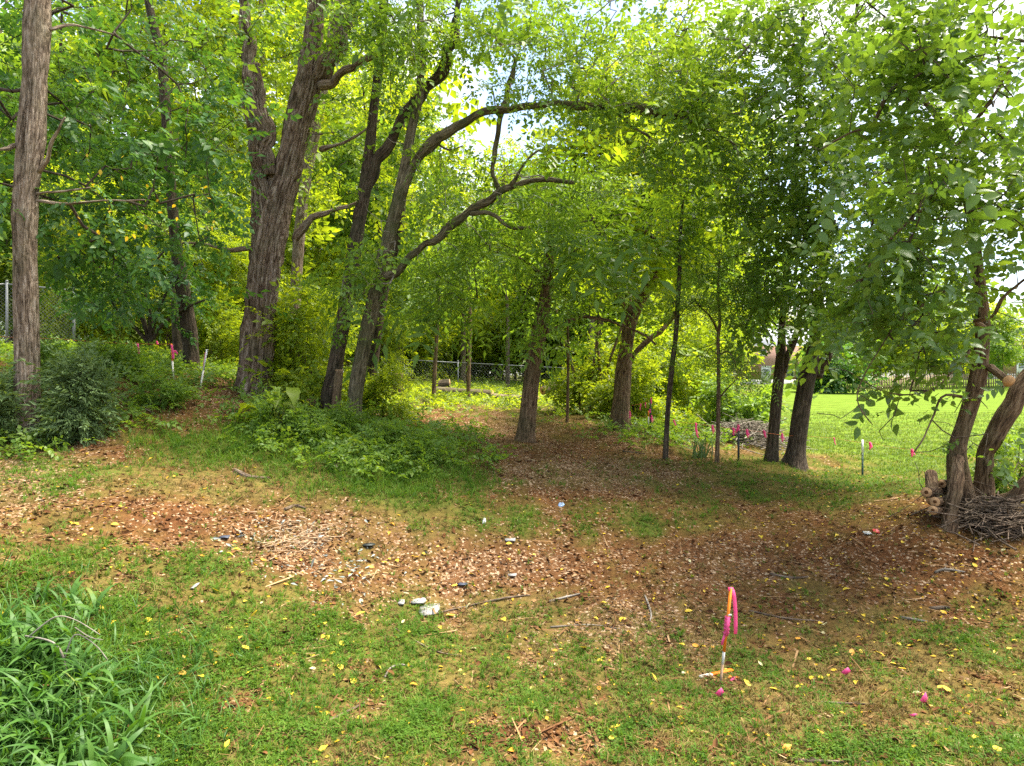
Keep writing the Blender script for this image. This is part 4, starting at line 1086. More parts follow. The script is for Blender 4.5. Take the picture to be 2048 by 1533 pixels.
# ------------------------------------------------------------------ logs, stumps, fences, houses
def log(name, a, b, r, label, bark='bark_brown', cat='log', taper=.9, cut=True, group=None):
    a, b = Vector(a), Vector(b)
    root = empty(name, (a + b) / 2 - Vector((0, 0, r)), label, cat, group)
    m2 = MB(); m = (a + b) / 2 + Vector((0, 0, .03 * (b - a).length * random.uniform(-.5, .5)))
    limb(m2, [(a, r), (m, r * (1 + taper) / 2), (b, r * taper)], .1, 16, .04, 0, .04, int(a.x * 100) % 77)
    m2.build('bark', M[bark], root, True)
    d = (b - a).normalized()
    if cut:
        for p, q, rr in ((a, -d, r), (b, d, r * taper)):
            m3 = MB(); m3.tube([p - q * .01, p + q * .004], rr * .93, 16); m3.build('cut_end', M['cut_wood'], root)
            m4 = MB(); m4.tube([p + q * .003, p + q * .007], rr * .35, 12); m4.build('heartwood', M['litter'], root)
    return root

g1 = G(872, 23.5); g2 = G(985, 23.0)
log('fallen_log', g1 + Vector((0, 0, .17)), g2 + Vector((0, 0, .17)), .17, 'long pale barked log lying on grass across the clearing behind', 'bark_olive')
g1 = G(985, 22.4); g2 = G(1075, 21.6)
log('fallen_log', g1 + Vector((0, 0, .13)), g2 + Vector((0, 0, .20)), .12, 'shorter weathered log right of the long pale log', 'bark_pale')
log('fallen_log', P(1085, 782, 21.5), P(1185, 742, 23), .14, 'dark fallen trunk propped on a slant behind the lone leaning trunk', 'bark_dark')
log('fallen_log', P(868, 772, 26), P(900, 768, 26), .22, 'dark log end behind the far slim trunks', 'bark_dark')

def stump(px, d, w, h, label, lean=0.0):
    g = G(px, d); r = w * d / FPX / 2
    root = empty('cut_stump', g, label, 'stump')
    m2 = MB(); top = g + Vector((lean, 0, h))
    limb(m2, [(g - Vector((0, 0, .1)), r * 1.1), ((g + top) / 2, r), (top, r * .95)], .08, 16, .06, .2, .05, int(px))
    m2.build('bark', M['bark_brown'], root, True)
    m3 = MB(); m3.tube([top - Vector((0, 0, .01)), top + Vector((0, 0, .005))], r * .9, 16); m3.build('cut_face', M['cut_wood'], root)
stump(624, 12.9, 22, .26, 'short square-cut stump left of the trunk cluster')
stump(668, 12.6, 17, .95, 'waist-high cut stump with pale top leaning on the trunk cluster', .1)
stump(796, 20, 22, .75, 'tall far stump in the clearing behind the trunk cluster')

# slim far trunks in the clearing
for px, py, pts, d, lab in ((865, 0, [(866, 806, 10), (870, 730, 9), (874, 660, 8), (878, 600, 6), (884, 500, 4)], 21, 'slim grey sapling left of the long log'), (936, 0, [(936, 802, 9), (938, 720, 9), (940, 640, 8), (938, 560, 6), (942, 470, 4)], 21, 'slim straight sapling crossing the long log'), (1134, 0, [(1134, 832, 7), (1136, 760, 6), (1136, 690, 6), (1134, 620, 4)], 16.5, 'thin dark sapling right of the lone leaning trunk')):
    tree('sapling', lab, [pl(pts, d)], 'bark_brown', [(pts[-2][0], pts[-2][1] - 30, 70, 60, d, 1, 24)], 'leaf_mid', SPRIG, sprig=.46, trunk_sides=10, ridge=.02, flare=.15, tipr=.006)
for px, ang in ((1165, -14), (1178, 6), (1192, 16), (1205, -4), (1222, 10)):
    d = 18.5
    p = G(px, d); x0 = px
    tree('slim_stem_tree', 'slim bare stem in the group left of the flared trunk', [[(p, .045), (p + Vector((ang * .02, 0, 1.3)), .04), (p + Vector((ang * .05, 0, 2.8)), .03), (p + Vector((ang * .06, .1, 4.3)), .018)]], 'bark_brown', [(px + ang * 2, 520, 40, 60, d, .8, 8)], 'leaf_bright', SPRIG, sprig=.5, trunk_sides=9, ridge=.02, flare=.1, tipr=.006, group='slim stems by the flared trunk')

# chain link fences
def chain_fence(name, posts, h, label, rail=True, spacing=.09):
    root = empty(name, posts[0], label, 'fence')
    for p in posts:
        m2 = MB(); m2.tube([p + Vector((0, 0, -.2)), p + Vector((0, 0, h + .05))], .03, 10); po = m2.build('post', M['galv'], root, True)
        m3 = MB(); m3.tube([p + Vector((0, 0, h + .05)), p + Vector((0, 0, h + .075)), p + Vector((0, 0, h + .1))], [.036, .034, .008], 10); m3.build('post_cap', M['galv'], po, True, base=p * 0 + world_loc(root))
    for a, b in zip(posts[:-1], posts[1:]):
        m2 = MB(); m2.tube([a + Vector((0, 0, h)), b + Vector((0, 0, h))], .02, 8); m2.build('rail', M['galv'], root, True)
        L = (b - a).length; n = int(L / spacing); k = int(h / spacing)
        m3 = MB(); p0, p1 = [], []
        for i in range(-k, n):
            for sg in (0, 1):
                t0, t1 = i / n, (i + k) / n; z0, z1 = (0.03, h - .02) if sg == 0 else (h - .02, 0.03)
                zz0 = z0 + (z1 - z0) * max(0, -t0) / (t1 - t0); zz1 = z0 + (z1 - z0) * (min(1, t1) - t0) / (t1 - t0)
                q0 = a.lerp(b, max(0, t0)) + Vector((0, .01 * sg, zz0)); q1 = a.lerp(b, min(1, t1)) + Vector((0, .01 * sg, zz1))
                p0.append(q0); p1.append(q1)
        V, F = seg_tubes(np.array(p0), np.array(p1), np.full(len(p0), .0022), np.full(len(p0), .0022), 3)
        me = mesh_from('wire_mesh', V - np.array(world_loc(root)), F); tag(link('wire_mesh', me, M['galv'], root), kind='stuff')
pz = [G(-120, 16), G(14, 16.3), G(148, 16.6)]
chain_fence('chain_link_fence', pz, 1.55, 'galvanised chain-link fence among leaves behind the left-edge trunk')
pz = [G(600, 30), G(760, 29), G(916, 28.5), G(1126, 28), G(1230, 28)]
chain_fence('chain_link_fence', pz, 1.05, 'low chain-link fence before the sunlit grass in the far clearing', spacing=.14)

# picket fence
a, b = G(1690, 56), G(2080, 60)
root = empty('picket_fence', a, 'weathered wooden picket fence along the far lawn edge', 'fence')
n = 84
pk = MB()
pk.v = [(-.055, -.012, 0), (.055, -.012, 0), (.055, -.012, 1.15), (0, -.012, 1.25), (-.055, -.012, 1.15), (-.055, .012, 0), (.055, .012, 0), (.055, .012, 1.15), (0, .012, 1.25), (-.055, .012, 1.15)]
pk.f = [(0, 1, 2, 3, 4), (9, 8, 7, 6, 5), (0, 5, 6, 1), (1, 6, 7, 2), (2, 7, 8, 3), (3, 8, 9, 4), (4, 9, 5, 0)]
pkm = mesh_from('picket', pk.v, pk.f); pkm.materials.append(M['picket'])
ang = math.atan2(b.y - a.y, b.x - a.x)
for i in range(n):
    p = a.lerp(b, i / (n - 1)); p.z = gz(p.x, p.y)
    o = link('picket', pkm, None, root); o.location = p - a - Vector((0, .03, 0)); o.rotation_euler = (0, random.gauss(0, .015), ang); o.scale = (1, 1, random.uniform(.97, 1.03))
for i in range(12):
    p0 = a.lerp(b, i / 11); p0.z = gz(p0.x, p0.y)
    m2 = MB(); m2.box(p0 + Vector((0, .08, .55)), (.1, .1, 1.3)); m2.build('post', M['picket'], root)
    if i < 11:
        p1 = a.lerp(b, (i + 1) / 11); p1.z = gz(p1.x, p1.y)
        for hh in (.35, .95):
            m2 = MB(); m2.bar(p0 + Vector((0, .01, hh)), p1 + Vector((0, .01, hh)), .04, .09); m2.build('rail', M['picket'], root)

def house(loc, w, dep, h, roof_h, label, wins, doors, wallmat='brick', found=.6):
    root = empty('brick_house', loc, label, 'house')
    L = Vector(loc)
    def add(nm, mat, c, s, par=None):
        m2 = MB(); m2.box(L + Vector(c), s); return m2.build(nm, M[mat], par or root, base=L if par is None else L)
    add('wall', wallmat, (w / 2, dep / 2, found + (h - found) / 2), (w, dep, h - found))
    add('foundation', 'concrete', (w / 2, dep / 2, found / 2 - .6), (w + .06, dep + .06, found + 1.2))
    m2 = MB(); e = .45
    V = [(-e, -e, h), (w + e, -e, h), (w + e, dep + e, h), (-e, dep + e, h), (-e, dep / 2, h + roof_h), (w + e, dep / 2, h + roof_h)]
    V += [(x, y, z + .18) for x, y, z in V]
    m2.add([L + Vector(v) for v in V], [(0, 3, 2, 1), (6, 7, 11, 10), (8, 9, 10, 11), (6, 10, 9), (7, 8, 11), (0, 1, 7, 6), (2, 3, 9, 8), (0, 6, 10, 4), (1, 5, 11, 7), (3, 4, 10, 9), (2, 8, 11, 5), (0, 4, 3), (1, 2, 5)])
    rf = m2.build('roof', M['roof'], root)
    m2 = MB(); m2.box(L + Vector((w * .62, dep * .5, h + roof_h + .4)), (.7, .5, 1.6)); o = m2.build('chimney', M['brick'], rf, base=L)
    m2 = MB(); m2.box(L + Vector((w / 2, -e - .06, h + .05)), (w + 2 * e, .12, .13)); m2.build('gutter', M['white_paint'], root)
    for (x, z, ww, hh) in wins:
        o = add('window', 'glass', (x, -.01, z), (ww, .06, hh))
        for c, s in (((x, -.06, z + hh / 2), (ww + .12, .08, .07)), ((x, -.06, z - hh / 2), (ww + .18, .12, .08)), ((x - ww / 2, -.06, z), (.07, .08, hh - .08)), ((x + ww / 2, -.06, z), (.07, .08, hh - .08)), ((x, -.055, z), (ww - .08, .05, .05)), ((x, -.05, z + hh * .25), (.03, .04, hh * .4)), ((x, -.05, z - hh * .25), (.03, .04, hh * .4))):
            m2 = MB(); m2.box(L + Vector(c), s); m2.build('frame', M['white_paint'], o, base=L)
    for (x, z, ww, hh) in doors:
        o = add('door', 'white_paint', (x, -.03, z + hh / 2), (ww, .06, hh))
        for i in range(3):
            for j in range(3):
                m2 = MB(); m2.box(L + Vector((x + (i - 1) * ww * .24, -.065, z + hh * .55 + j * hh * .13)), (ww * .2, .02, hh * .11)); m2.build('pane', M['glass'], o, base=L)
        m2 = MB(); m2.box(L + Vector((x + ww * .42, -.09, z + hh * .45)), (.06, .06, .1)); m2.build('handle', M['black_metal'], o, base=L)
        for c, s in (((x - ww / 2 - .07, -.05, z + hh / 2), (.12, .1, hh)), ((x + ww / 2 + .07, -.05, z + hh / 2), (.12, .1, hh)), ((x, -.05, z + hh + .06), (ww + .3, .1, .12))):
            m2 = MB(); m2.box(L + Vector(c), s); m2.build('frame', M['white_paint'], o, base=L)
    return root
g = G(1460, 85)
sc85 = 85 / FPX
hx = lambda px: (px - 1460) * sc85
hs = house(g, hx(1690), 9, (772 - 696) * sc85, 2.5, 'red brick house with grey roof and white back door beyond the lawn',
      [(hx(1525), (772 - 708) * sc85, .9, .85), (hx(1580), (772 - 747) * sc85, .9, 1.15), (hx(1495), (772 - 708) * sc85, .9, .85), (hx(1640), (772 - 747) * sc85, .9, 1.15), (hx(1610), (772 - 708) * sc85, .9, .85)], [(hx(1532), .12, .95, 2.05)])
m2 = MB(); m2.box(Vector(g) + Vector((hx(1596), -.05, (772 - 748) * sc85)), (.5, .08, 2.1)); m2.build('shutter', M['shutter'], hs)
m2 = MB(); m2.box(Vector(g) + Vector((hx(1602), -.05, (772 - 748) * sc85)), (.25, .08, 2.1)); m2.build('trim_board', M['white_paint'], hs)
g = G(1975, 76)
house(g, 15, 9, 4.4, 2.6, 'second brick house half hidden by leaves at the right edge', [(2.0, 2.9, 1, 1.2), (5.5, 2.9, 1, 1.2), (9, 2.9, 1, 1.2)], [(3.8, .2, .95, 2.05)])

# dark evergreen beside the picket fence
o = put('bush_a', 1672, 52, 2.1, 'dark dense evergreen at the left end of the picket fence', 'bush')
for ch in o.children:
    if ch.name.startswith('crown'):
        ch.data = ch.data.copy(); ch.data.materials[0] = M['leaf_dark']

# pale slab in the trees (edge of a drive)
a = G(1374, 30)
root = empty('concrete_slab', a, 'pale concrete slab seen through the bushes behind the pole tree', 'slab')
m2 = MB(); m2.box(a + Vector((.1, 0, .12)), (2.0, 2.4, .3)); m2.build('slab', M['concrete'], root)
m2 = MB(); m2.box(a + Vector((.1, -1.21, .05)), (2.06, .1, .12)); m2.build('kerb_edge', M['stone'], root)

# ------------------------------------------------------------------ survey stakes, ribbons, flags
def strip(mb, pts, w, th=.0016, wdir=(1, 0, 0)):
    """thin ribbon of real thickness along pts"""
    wd = Vector(wdir).normalized()
    V, F = [], []
    for i, p in enumerate(pts):
        p = Vector(p)
        t = (Vector(pts[min(i + 1, len(pts) - 1)]) - Vector(pts[max(i - 1, 0)])).normalized()
        nrm = t.cross(wd).normalized()
        tw = wd + nrm * .15 * math.sin(i * .9)
        V += [p - tw * w / 2 - nrm * th, p + tw * w / 2 - nrm * th, p + tw * w / 2 + nrm * th, p - tw * w / 2 + nrm * th]
        if i:
            b = 4 * i
            for k in range(4): F.append((b - 4 + k, b - 4 + (k + 1) % 4, b + (k + 1) % 4, b + k))
    n = 4 * (len(pts) - 1)
    F += [(3, 2, 1, 0), (n, n + 1, n + 2, n + 3)]
    mb.add(V, F)

def hang(p, L, n=6, sway=(0, 0)):
    return [Vector(p) + Vector((sway[0] * t * t + .008 * math.sin(5 * t + p[0] * 9), sway[1] * t * t, -L * t)) for t in [i / n for i in range(n + 1)]]

def ribbon(px, py0, py1, d, label, w=.03, lean=0.0, double=True):
    p = P(px, py0, d); L = (py1 - py0) / FPX * d
    root = empty('pink_ribbon', p, label, 'ribbon', 'pink flagging ribbons')
    w *= .72
    m2 = MB(); strip(m2, hang(p, L, 6, (lean, .01)), w); m2.build('tail', M['pink'], root)
    if double:
        m2 = MB(); strip(m2, hang(p + Vector((.012, -.012, 0)), L * .75, 5, (lean * .4 + .02, -.01)), w * .8, wdir=(1, .4, 0)); m2.build('tail', M['pink'], root)
    m2 = MB(); m2.box(p, (w * .8, .02, .03), Matrix.Rotation(.4, 3, 'Y')); m2.build('knot', M['pink'], root)
    return root

def twine(pts, label, r=.003):
    root = empty('twine_line', pts[0], label, 'string')
    for i, (a, b) in enumerate(zip(pts[:-1], pts[1:])):
        q = [a.lerp(b, t) - Vector((0, 0, .05 * (b - a).length * t * (1 - t))) for t in (0, .2, .4, .6, .8, 1)]
        m2 = MB(); m2.tube(q, r, 5); m2.build('span', M['twine'], root)

# the foreground stake
base = on_ground(1441, 1367)
d = base.y
top = P(1462, 1176, d)
root = empty('survey_stake', base, 'orange wooden survey stake wrapped in pink tape in the open foreground', 'stake')
def along(t): return base.lerp(top, t)
m2 = MB(); m2.bar(along(-.12), along(.20), .026, .014); m2.build('bare_foot', M['wood_bare'], root)
m2 = MB(); m2.bar(along(.20), along(.33), .027, .015); m2.build('white_band', M['wood_white'], root)
m2 = MB(); m2.bar(along(.33), along(1), .028, .016); m2.build('orange_shaft', M['orange'], root)
m2 = MB(); m2.bar(along(.50), along(.70), .040, .026); m2.build('tape_wrap', M['pink'], root)
for k, t in enumerate((.53, .57, .61, .65, .69)):
    m2 = MB(); c = along(t); m2.box(c, (.044, .030, .020), Matrix.Rotation((-.25, .3, -.1, .2, -.3)[k], 3, 'Y')); m2.build('tape_turn', M['pink'], root)
m2 = MB(); m2.box(along(.985), (.040, .026, .026)); m2.build('tape_cap', M['pink'], root)
m2 = MB(); tp = along(.985); strip(m2, [tp + Vector((.012, -.012, 0)), tp + Vector((.024, -.014, -.06)), tp + Vector((.034, -.016, -.18)), tp + Vector((.036, -.014, -.30)), tp + Vector((.036, -.012, -.375))], .030); m2.build('tape_tail', M['pink'], root)
m2 = MB(); tp = along(.52); strip(m2, [tp + Vector((-.012, -.012, 0)), tp + Vector((-.03, -.014, -.05)), tp + Vector((-.04, -.016, -.09))], .02); m2.build('tape_tail', M['pink'], root)
m2 = MB(); m2.box(along(.72) + Vector((.01, -.012, 0)), (.03, .012, .012)); m2.build('white_mark', M['wood_white'], root)

a_, b_ = on_ground(1400, 1358) + Vector((0, 0, .015)), on_ground(1464, 1345) + Vector((0, 0, .02))
root = empty('broken_lath', a_, 'broken lath with orange paint and bare end lying at the stake', 'lath')
m2 = MB(); m2.bar(a_, a_.lerp(b_, .36), .034, .016); m2.build('bare_end', M['wood_white'], root)
m2 = MB(); m2.bar(a_.lerp(b_, .36), b_, .035, .017); m2.build('painted_end', M['orange'], root)
p = on_ground(1455, 1365)
root = empty('tape_scrap', p, 'crumpled orange-pink tape scrap on grass right of stake foot', 'tape')
for k in range(4):
    q = p + Vector((random.uniform(-.05, .05), random.uniform(-.03, .03), .02))
    m2 = MB(); strip(m2, [q + Vector((.03 * j * random.uniform(.4, 1.2), random.gauss(0, .01), .012 * math.sin(j * 1.7))) for j in range(4)], .02, wdir=(0, 1, .4)); m2.build('fold', M['orange'] if k % 2 else M['pink'], root)

def pin_flag(px, py, label, h=.07, w=.075, tilt=0.0):
    b = on_ground(px, py)
    root = empty('pin_flag', b, label, 'flag', 'pink pin flags')
    t = b + Vector((tilt, 0, h + .02))
    m2 = MB(); m2.tube([b - Vector((0, 0, .03)), t], .0018, 5); m2.build('wire', M['galv'], root)
    m2 = MB()
    V = [t, t + Vector((-w * .65, .01, -h * .75)), t + Vector((-w * .25, -.006, -h * 1.0)), t + Vector((w * .35, .012, -h * .6))]
    V2 = [v + Vector((0, .003, 0)) for v in V]
    m2.add(V + V2, [(0, 1, 2, 3), (7, 6, 5, 4), (0, 4, 5, 1), (1, 5, 6, 2), (2, 6, 7, 3), (3, 7, 4, 0)]); m2.build('flag', M['pink'], root)
pin_flag(1443, 1398, 'pink marker flag low in the grass just in front of the stake')
pin_flag(1689, 1356, 'pink marker flag bent sideways in grass right of the stake', .065, .085, .03)
pin_flag(1852, 1416, 'tall narrow pink marker flag near the right foreground', .095, .06)
pin_flag(1831, 1440, 'small flattened pink flag lying left of the narrow marker flag', .02, .07)

# stakes on the left bank
def stake(px0, py0, px1, py1, d, label, body, w=.03):
    a = P(px0, py0, d); b = P(px1, py1, d)
    root = empty('survey_stake', a, label, 'stake')
    m2 = MB(); m2.bar(a - (b - a) * .2, a.lerp(b, .5), w, w * .7); m2.build('lower_shaft', M['wood_white'], root)
    m2 = MB(); m2.bar(a.lerp(b, .5), b, w * 1.02, w * .72); m2.build('upper_shaft', M[body], root)
    return root, a, b
r1, a, b = stake(347, 757, 343, 688, 12.9, 'orange-topped stake with pink tape on the left bank', 'orange')
m2 = MB(); strip(m2, hang(b + Vector((.02, -.02, -.02)), .27, 6, (.03, 0)), .045); m2.build('tape_tail', M['pink'], r1)
m2 = MB(); strip(m2, [b + Vector((.03, -.02, -.16)), b + Vector((.09, -.02, -.14)), b + Vector((.13, -.02, -.2))], .04, wdir=(0, .2, 1)); m2.build('tape_tail', M['pink'], r1)
r2, a2, b2 = stake(400, 782, 414, 700, 12.7, 'white stake with pink edge leaning right before the thin dark trunk', 'white_paint')
m2 = MB(); m2.bar(b2.lerp(a2, .06) + Vector((-.016, -.013, 0)), b2.lerp(a2, .42) + Vector((-.016, -.013, 0)), .012, .006); m2.build('pink_edge', M['pink'], r2)
m2 = MB(); m2.box(b2, (.05, .03, .012)); m2.build('cap', M['wood_white'], r2)
rb = ribbon(275, 688, 709, 12.8, 'pink ribbon tied to the twine above the left bank', .05, .03)
twine([P(-40, 670, 12.2), P(120, 678, 12.4), P(275, 688, 12.8), b], 'orange twine stretched along the left bank to the orange-topped stake')
ribbon(314, 684, 690, 15.5, 'tiny orange-pink ribbon far behind the left bank twine', .05)

# posts and twine on the right
def tpost(px, py0, py1, d, label, mat, topmat=None, top=.25):
    b = P(px, py0, d); b.z = gz(b.x, b.y); t = P(px, py1, d)
    root = empty('metal_t_post', b, label, 'post')
    def tee(m, lo, hi):
        m.box((lo + hi) / 2, (.040, .006, (hi - lo).length)); m.box((lo + hi) / 2 + Vector((0, .018, 0)), (.006, .030, (hi - lo).length))
    c = b.lerp(t, 1 - top) if topmat else t
    m2 = MB(); tee(m2, b - Vector((0, 0, .3)), c); m2.build('shaft', M[mat], root)
    if topmat:
        m2 = MB(); tee(m2, c, t); m2.build('painted_tip', M[topmat], root)
    for k in range(5):
        z = b.lerp(c, .2 + .17 * k); m2 = MB(); m2.box(z + Vector((0, -.008, 0)), (.014, .012, .014)); m2.build('stud', M[mat], root)
    return t
pa = tpost(1725, 956, 880, 13.4, 'dark green metal post with white tip standing on the lawn edge', 'green_metal', 'white_paint', .34)
pb = tpost(1477, 906, 855, 13.2, 'black metal post in front of the brush pile', 'black_metal')
pc = tpost(1301, 845, 800, 15.5, 'black metal post with pink ribbons right of the flared trunk', 'black_metal')
sa = P(1297, 846, 15.4); r3, s0, s1 = stake(1297, 846, 1297, 822, 15.4, 'short orange stake beside the black post by the flared trunk', 'orange', .03)
twine([P(1258, 831, 15.6), P(1299, 835, 15.4), P(1345, 843, 14.4), P(1393, 848, 13.8), P(1425, 852, 13.5), P(1476, 858, 13.2), P(1524, 864, 13.3), P(1560, 870, 13.4), P(1600, 872, 13.4)], 'orange twine line running from the flared trunk past the black post')
twine([P(1262, 812, 15.6), P(1301, 803, 15.5)], 'short upper twine from the flared trunk to its black post')
twine([P(1610, 872, 13.4), P(1668, 876, 13.4), pa - Vector((0, 0, .06)), P(1735, 884, 13.3), P(1825, 900, 11.5), P(1890, 915, 9.6)], 'thin pale twine crossing in front of the bright lawn', .002)
for px, y0, y1, d, lab, w, le in ((1260, 824, 836, 15.5, 'pink ribbon on the right edge of the flared trunk', .05, 0), (1281, 809, 821, 15.5, 'upper pink ribbon left of the black post', .03, 0), (1291, 807, 816, 15.5, 'small upper pink ribbon nearest the black post', .025, 0),
        (1303, 797, 808, 15.4, 'pink ribbon at the tip of the post by the flared trunk', .045, -.01), (1300, 820, 826, 15.3, 'red-pink knot halfway down the post by the flared trunk', .05, 0), (1303, 832, 846, 15.3, 'pink ribbon low on the post by the flared trunk', .04, .02),
        (1348, 841, 852, 14.2, 'pink ribbon just right of the bare pole tree', .04, .04), (1391, 847, 876, 13.7, 'longest pink ribbon hanging above the strap-leaved clump', .04, .06), (1425, 852, 868, 13.4, 'pink ribbon just left of the sapling stem', .04, .01),
        (1466, 857, 871, 13.2, 'pink ribbon left of the post at the brush pile', .045, .03), (1476, 851, 866, 13.1, 'pink ribbon on the tip of the post at the brush pile', .05, -.03), (1494, 860, 876, 13.2, 'pink ribbon right of the post at the brush pile', .045, .02),
        (1527, 862, 876, 13.3, 'pink ribbon beside the left trunk of the pair', .04, .06), (1564, 868, 884, 13.2, 'pink ribbon seen between the two leaning trunks', .04, .01), (1668, 877, 890, 13.4, 'faint pink ribbon over the lawn right of the paired trunks', .03, .05),
        (1740, 886, 900, 13.0, 'pink ribbon just right of the white-tipped post', .05, .0), (1824, 900, 914, 11.4, 'pink ribbon at the end of the drooping branch over lawn', .045, .0)):
    ribbon(px, y0, y1, d, lab, w, le, (y1 - y0) > 13)

# cut logs by the right tree
g = on_ground(1868, 1020)
log('cut_log', P(1866, 1002, 8.9), P(1862, 948, 9.3), .085, 'upright leaning cut log on top of the small log stack', 'bark_brown')
log('cut_log', P(1853, 985, 8.75), P(1905, 985, 9.6), .068, 'cut log end at the left of the small log stack', 'bark_brown')
log('cut_log', P(1870, 1004, 8.55), P(1925, 1004, 9.5), .062, 'hollow-ended cut log at the middle of the small log stack', 'bark_brown')
log('cut_log', P(1866, 1021, 8.5), P(1925, 1024, 9.4), .060, 'lowest cut log of the small stack touching the ground', 'bark_brown')
log('cut_log', P(1884, 968, 9.1), P(1925, 966, 9.7), .06, 'dark cut log behind the upright one in the small stack', 'bark_dark')

# brush piles: heaps of sticks
def brush(px, d, w, dep, h, n, label, mat, r=.007, length=.9):
    g = G(px, d)
    root = empty('brush_pile', g, label, 'brush pile')
    p0, p1, r0, r1 = [], [], [], []
    for k in range(n):
        x, y = random.gauss(0, .45) * w, random.gauss(0, .45) * dep
        z = gz(g.x + x, g.y + y) + h * random.random() * math.exp(-1.2 * ((x / w) ** 2 + (y / dep) ** 2)) + .01
        a = random.uniform(0, 6.28); el = random.gauss(0, .25); L = length * random.uniform(.35, 1.2)
        c = Vector((g.x + x, g.y + y, z)); dv = Vector((math.cos(a) * math.cos(el), math.sin(a) * math.cos(el), math.sin(el))) * L / 2
        a0, b0 = c - dv, c + dv
        a0.z = max(a0.z, gz(a0.x, a0.y) + .005); b0.z = max(b0.z, gz(b0.x, b0.y) + .005)
        mid = (a0 + b0) / 2 + Vector((random.gauss(0, .05), random.gauss(0, .05), random.gauss(.02, .03)))
        rr = r * random.uniform(.5, 1.7)
        p0 += [a0, mid]; p1 += [mid, b0]; r0 += [rr, rr * .85]; r1 += [rr * .85, rr * .6]
    V, F = seg_tubes(np.array(p0), np.array(p1), np.array(r0), np.array(r1), 5)
    me = mesh_from('sticks', V - np.array(g), F, True)
    at = me.attributes.new('bk', 'FLOAT_VECTOR', 'POINT'); at.data.foreach_set('vector', V.astype(np.float32).ravel())
    tag(link('sticks', me, M[mat], root), kind='stuff')
brush(1500, 15.6, .8, .6, .55, 330, 'grey brush pile of cut branches behind the twine line', 'twig_pale', .008, 1.0)
brush(2005, 8.5, .58, .42, .30, 300, 'brown heap of cut twigs under the crooked tree at right', 'stick', .007, .9)

# ------------------------------------------------------------------ sticks and scraps lying about
def stick(pts, w, label, mat='stick', lift=.012, group=None):
    q = []
    for px, py in pts:
        p = on_ground(px, py); p.z += lift; q.append((p, w * p.y / FPX / 2))
    q[-1] = (q[-1][0], q[-1][1] * .5)
    root = empty('fallen_stick', q[0][0] - Vector((0, 0, lift)), label, 'stick', group)
    m2 = MB(); limb(m2, q, .05, 7, 0, 0, .08, int(pts[0][0])); m2.build('stem', M[mat], root, True)
    # a stub of a side twig
    c = q[len(q) // 2][0]; dv = Vector((random.gauss(0, .06), random.gauss(0, .06), .02)); m2 = MB(); m2.tube([c, c + dv], [q[0][1] * .6, q[0][1] * .25], 5); m2.build('side_twig', M[mat], root, True)
for pts, w, lab, mat in (
    ([(470, 946), (500, 956), (540, 960)], 9, 'thick grey stick with pale patch on the upper left grass', 'bark_grey'), ([(570, 1022), (590, 1016), (612, 1020)], 6, 'forked brown stick above the pale cut stems', 'stick'),
    ([(1098, 1206), (1130, 1198), (1160, 1190)], 5, 'straight tan stick on the central brown soil', 'twig_pale'), ([(870, 1232), (940, 1216), (1010, 1200), (1060, 1193)], 4, 'long thin brown stick right of the pale stone', 'stick'),
    ([(790, 1262), (840, 1290), (880, 1310), (925, 1316)], 3, 'thin curved twig across the middle grass', 'stick'), ([(580, 1472), (640, 1455), (700, 1425), (730, 1410)], 5, 'curved brown stick at the bottom left of the middle', 'stick'),
    ([(770, 1360), (780, 1342), (800, 1334), (828, 1338)], 4, 'grey crooked twig on the clover near the bottom', 'twig_pale'), ([(1580, 1524), (1650, 1528), (1740, 1528)], 6, 'dark stick along the bottom right edge', 'stick'),
    ([(1640, 1408), (1700, 1413), (1752, 1412)], 4, 'dark twig just above the bottom right flags', 'stick'), ([(1498, 1225), (1570, 1240), (1640, 1246)], 4, 'thin brown stick right of the stake top', 'stick'),
    ([(1800, 1238), (1830, 1243), (1856, 1248)], 6, 'pale yellow split stick on the right soil', 'twig_pale'), ([(1540, 1150), (1580, 1160), (1616, 1156)], 5, 'curved dark branch on soil above the stake', 'stick'),
    ([(1900, 1455), (1935, 1478), (1905, 1498)], 4, 'bent twig by the narrow marker flag', 'stick'), ([(1860, 1222), (1885, 1219), (1900, 1220)], 8, 'short dark stub on the right soil', 'bark_dark'),
    ([(240, 800), (270, 812), (320, 835)], 4, 'long pale stick slanting down the left bank', 'stick'), ([(660, 920), (675, 938), (682, 945)], 5, 'grey dead stick poking from the dark shrub', 'twig_pale'),
    ([(1245, 905), (1270, 908), (1290, 910)], 4, 'short dark stick on the path right of the lone trunk', 'bark_dark'), ([(1870, 1148), (1890, 1144), (1930, 1147)], 5, 'tan stick near the foot of the brush heap', 'twig_pale'),
    ([(1100, 1260), (1180, 1255), (1240, 1262)], 3, 'thin straw-coloured stick on the chips left of the stake', 'twig_pale'), ([(1290, 1195), (1302, 1230), (1300, 1245)], 4, 'split pale twig standing out of the chips', 'twig_pale')):
    stick(pts, w, lab, mat)

# dead twig in the tall grass bottom left
g = on_ground(140, 1400)
root = empty('dead_twig', g, 'dead grey branching twig arched over the tall grass bottom left', 'twig')
for L in ([(135, 1385, 6), (128, 1320, 5), (105, 1285, 4), (50, 1272, 3)], [(128, 1320, 3), (150, 1270, 3), (190, 1290, 2), (215, 1320, 2)], [(60, 1272, 3), (110, 1235, 3), (150, 1240, 2), (200, 1270, 2)], [(150, 1255, 2), (180, 1275, 2), (205, 1280, 1.5)]):
    q = [(P(x, y, 4.5), w * 4.5 / FPX / 2) for x, y, w in L]
    m2 = MB(); limb(m2, q, .04, 6); m2.build('twig', M['twig_pale'], root, True)

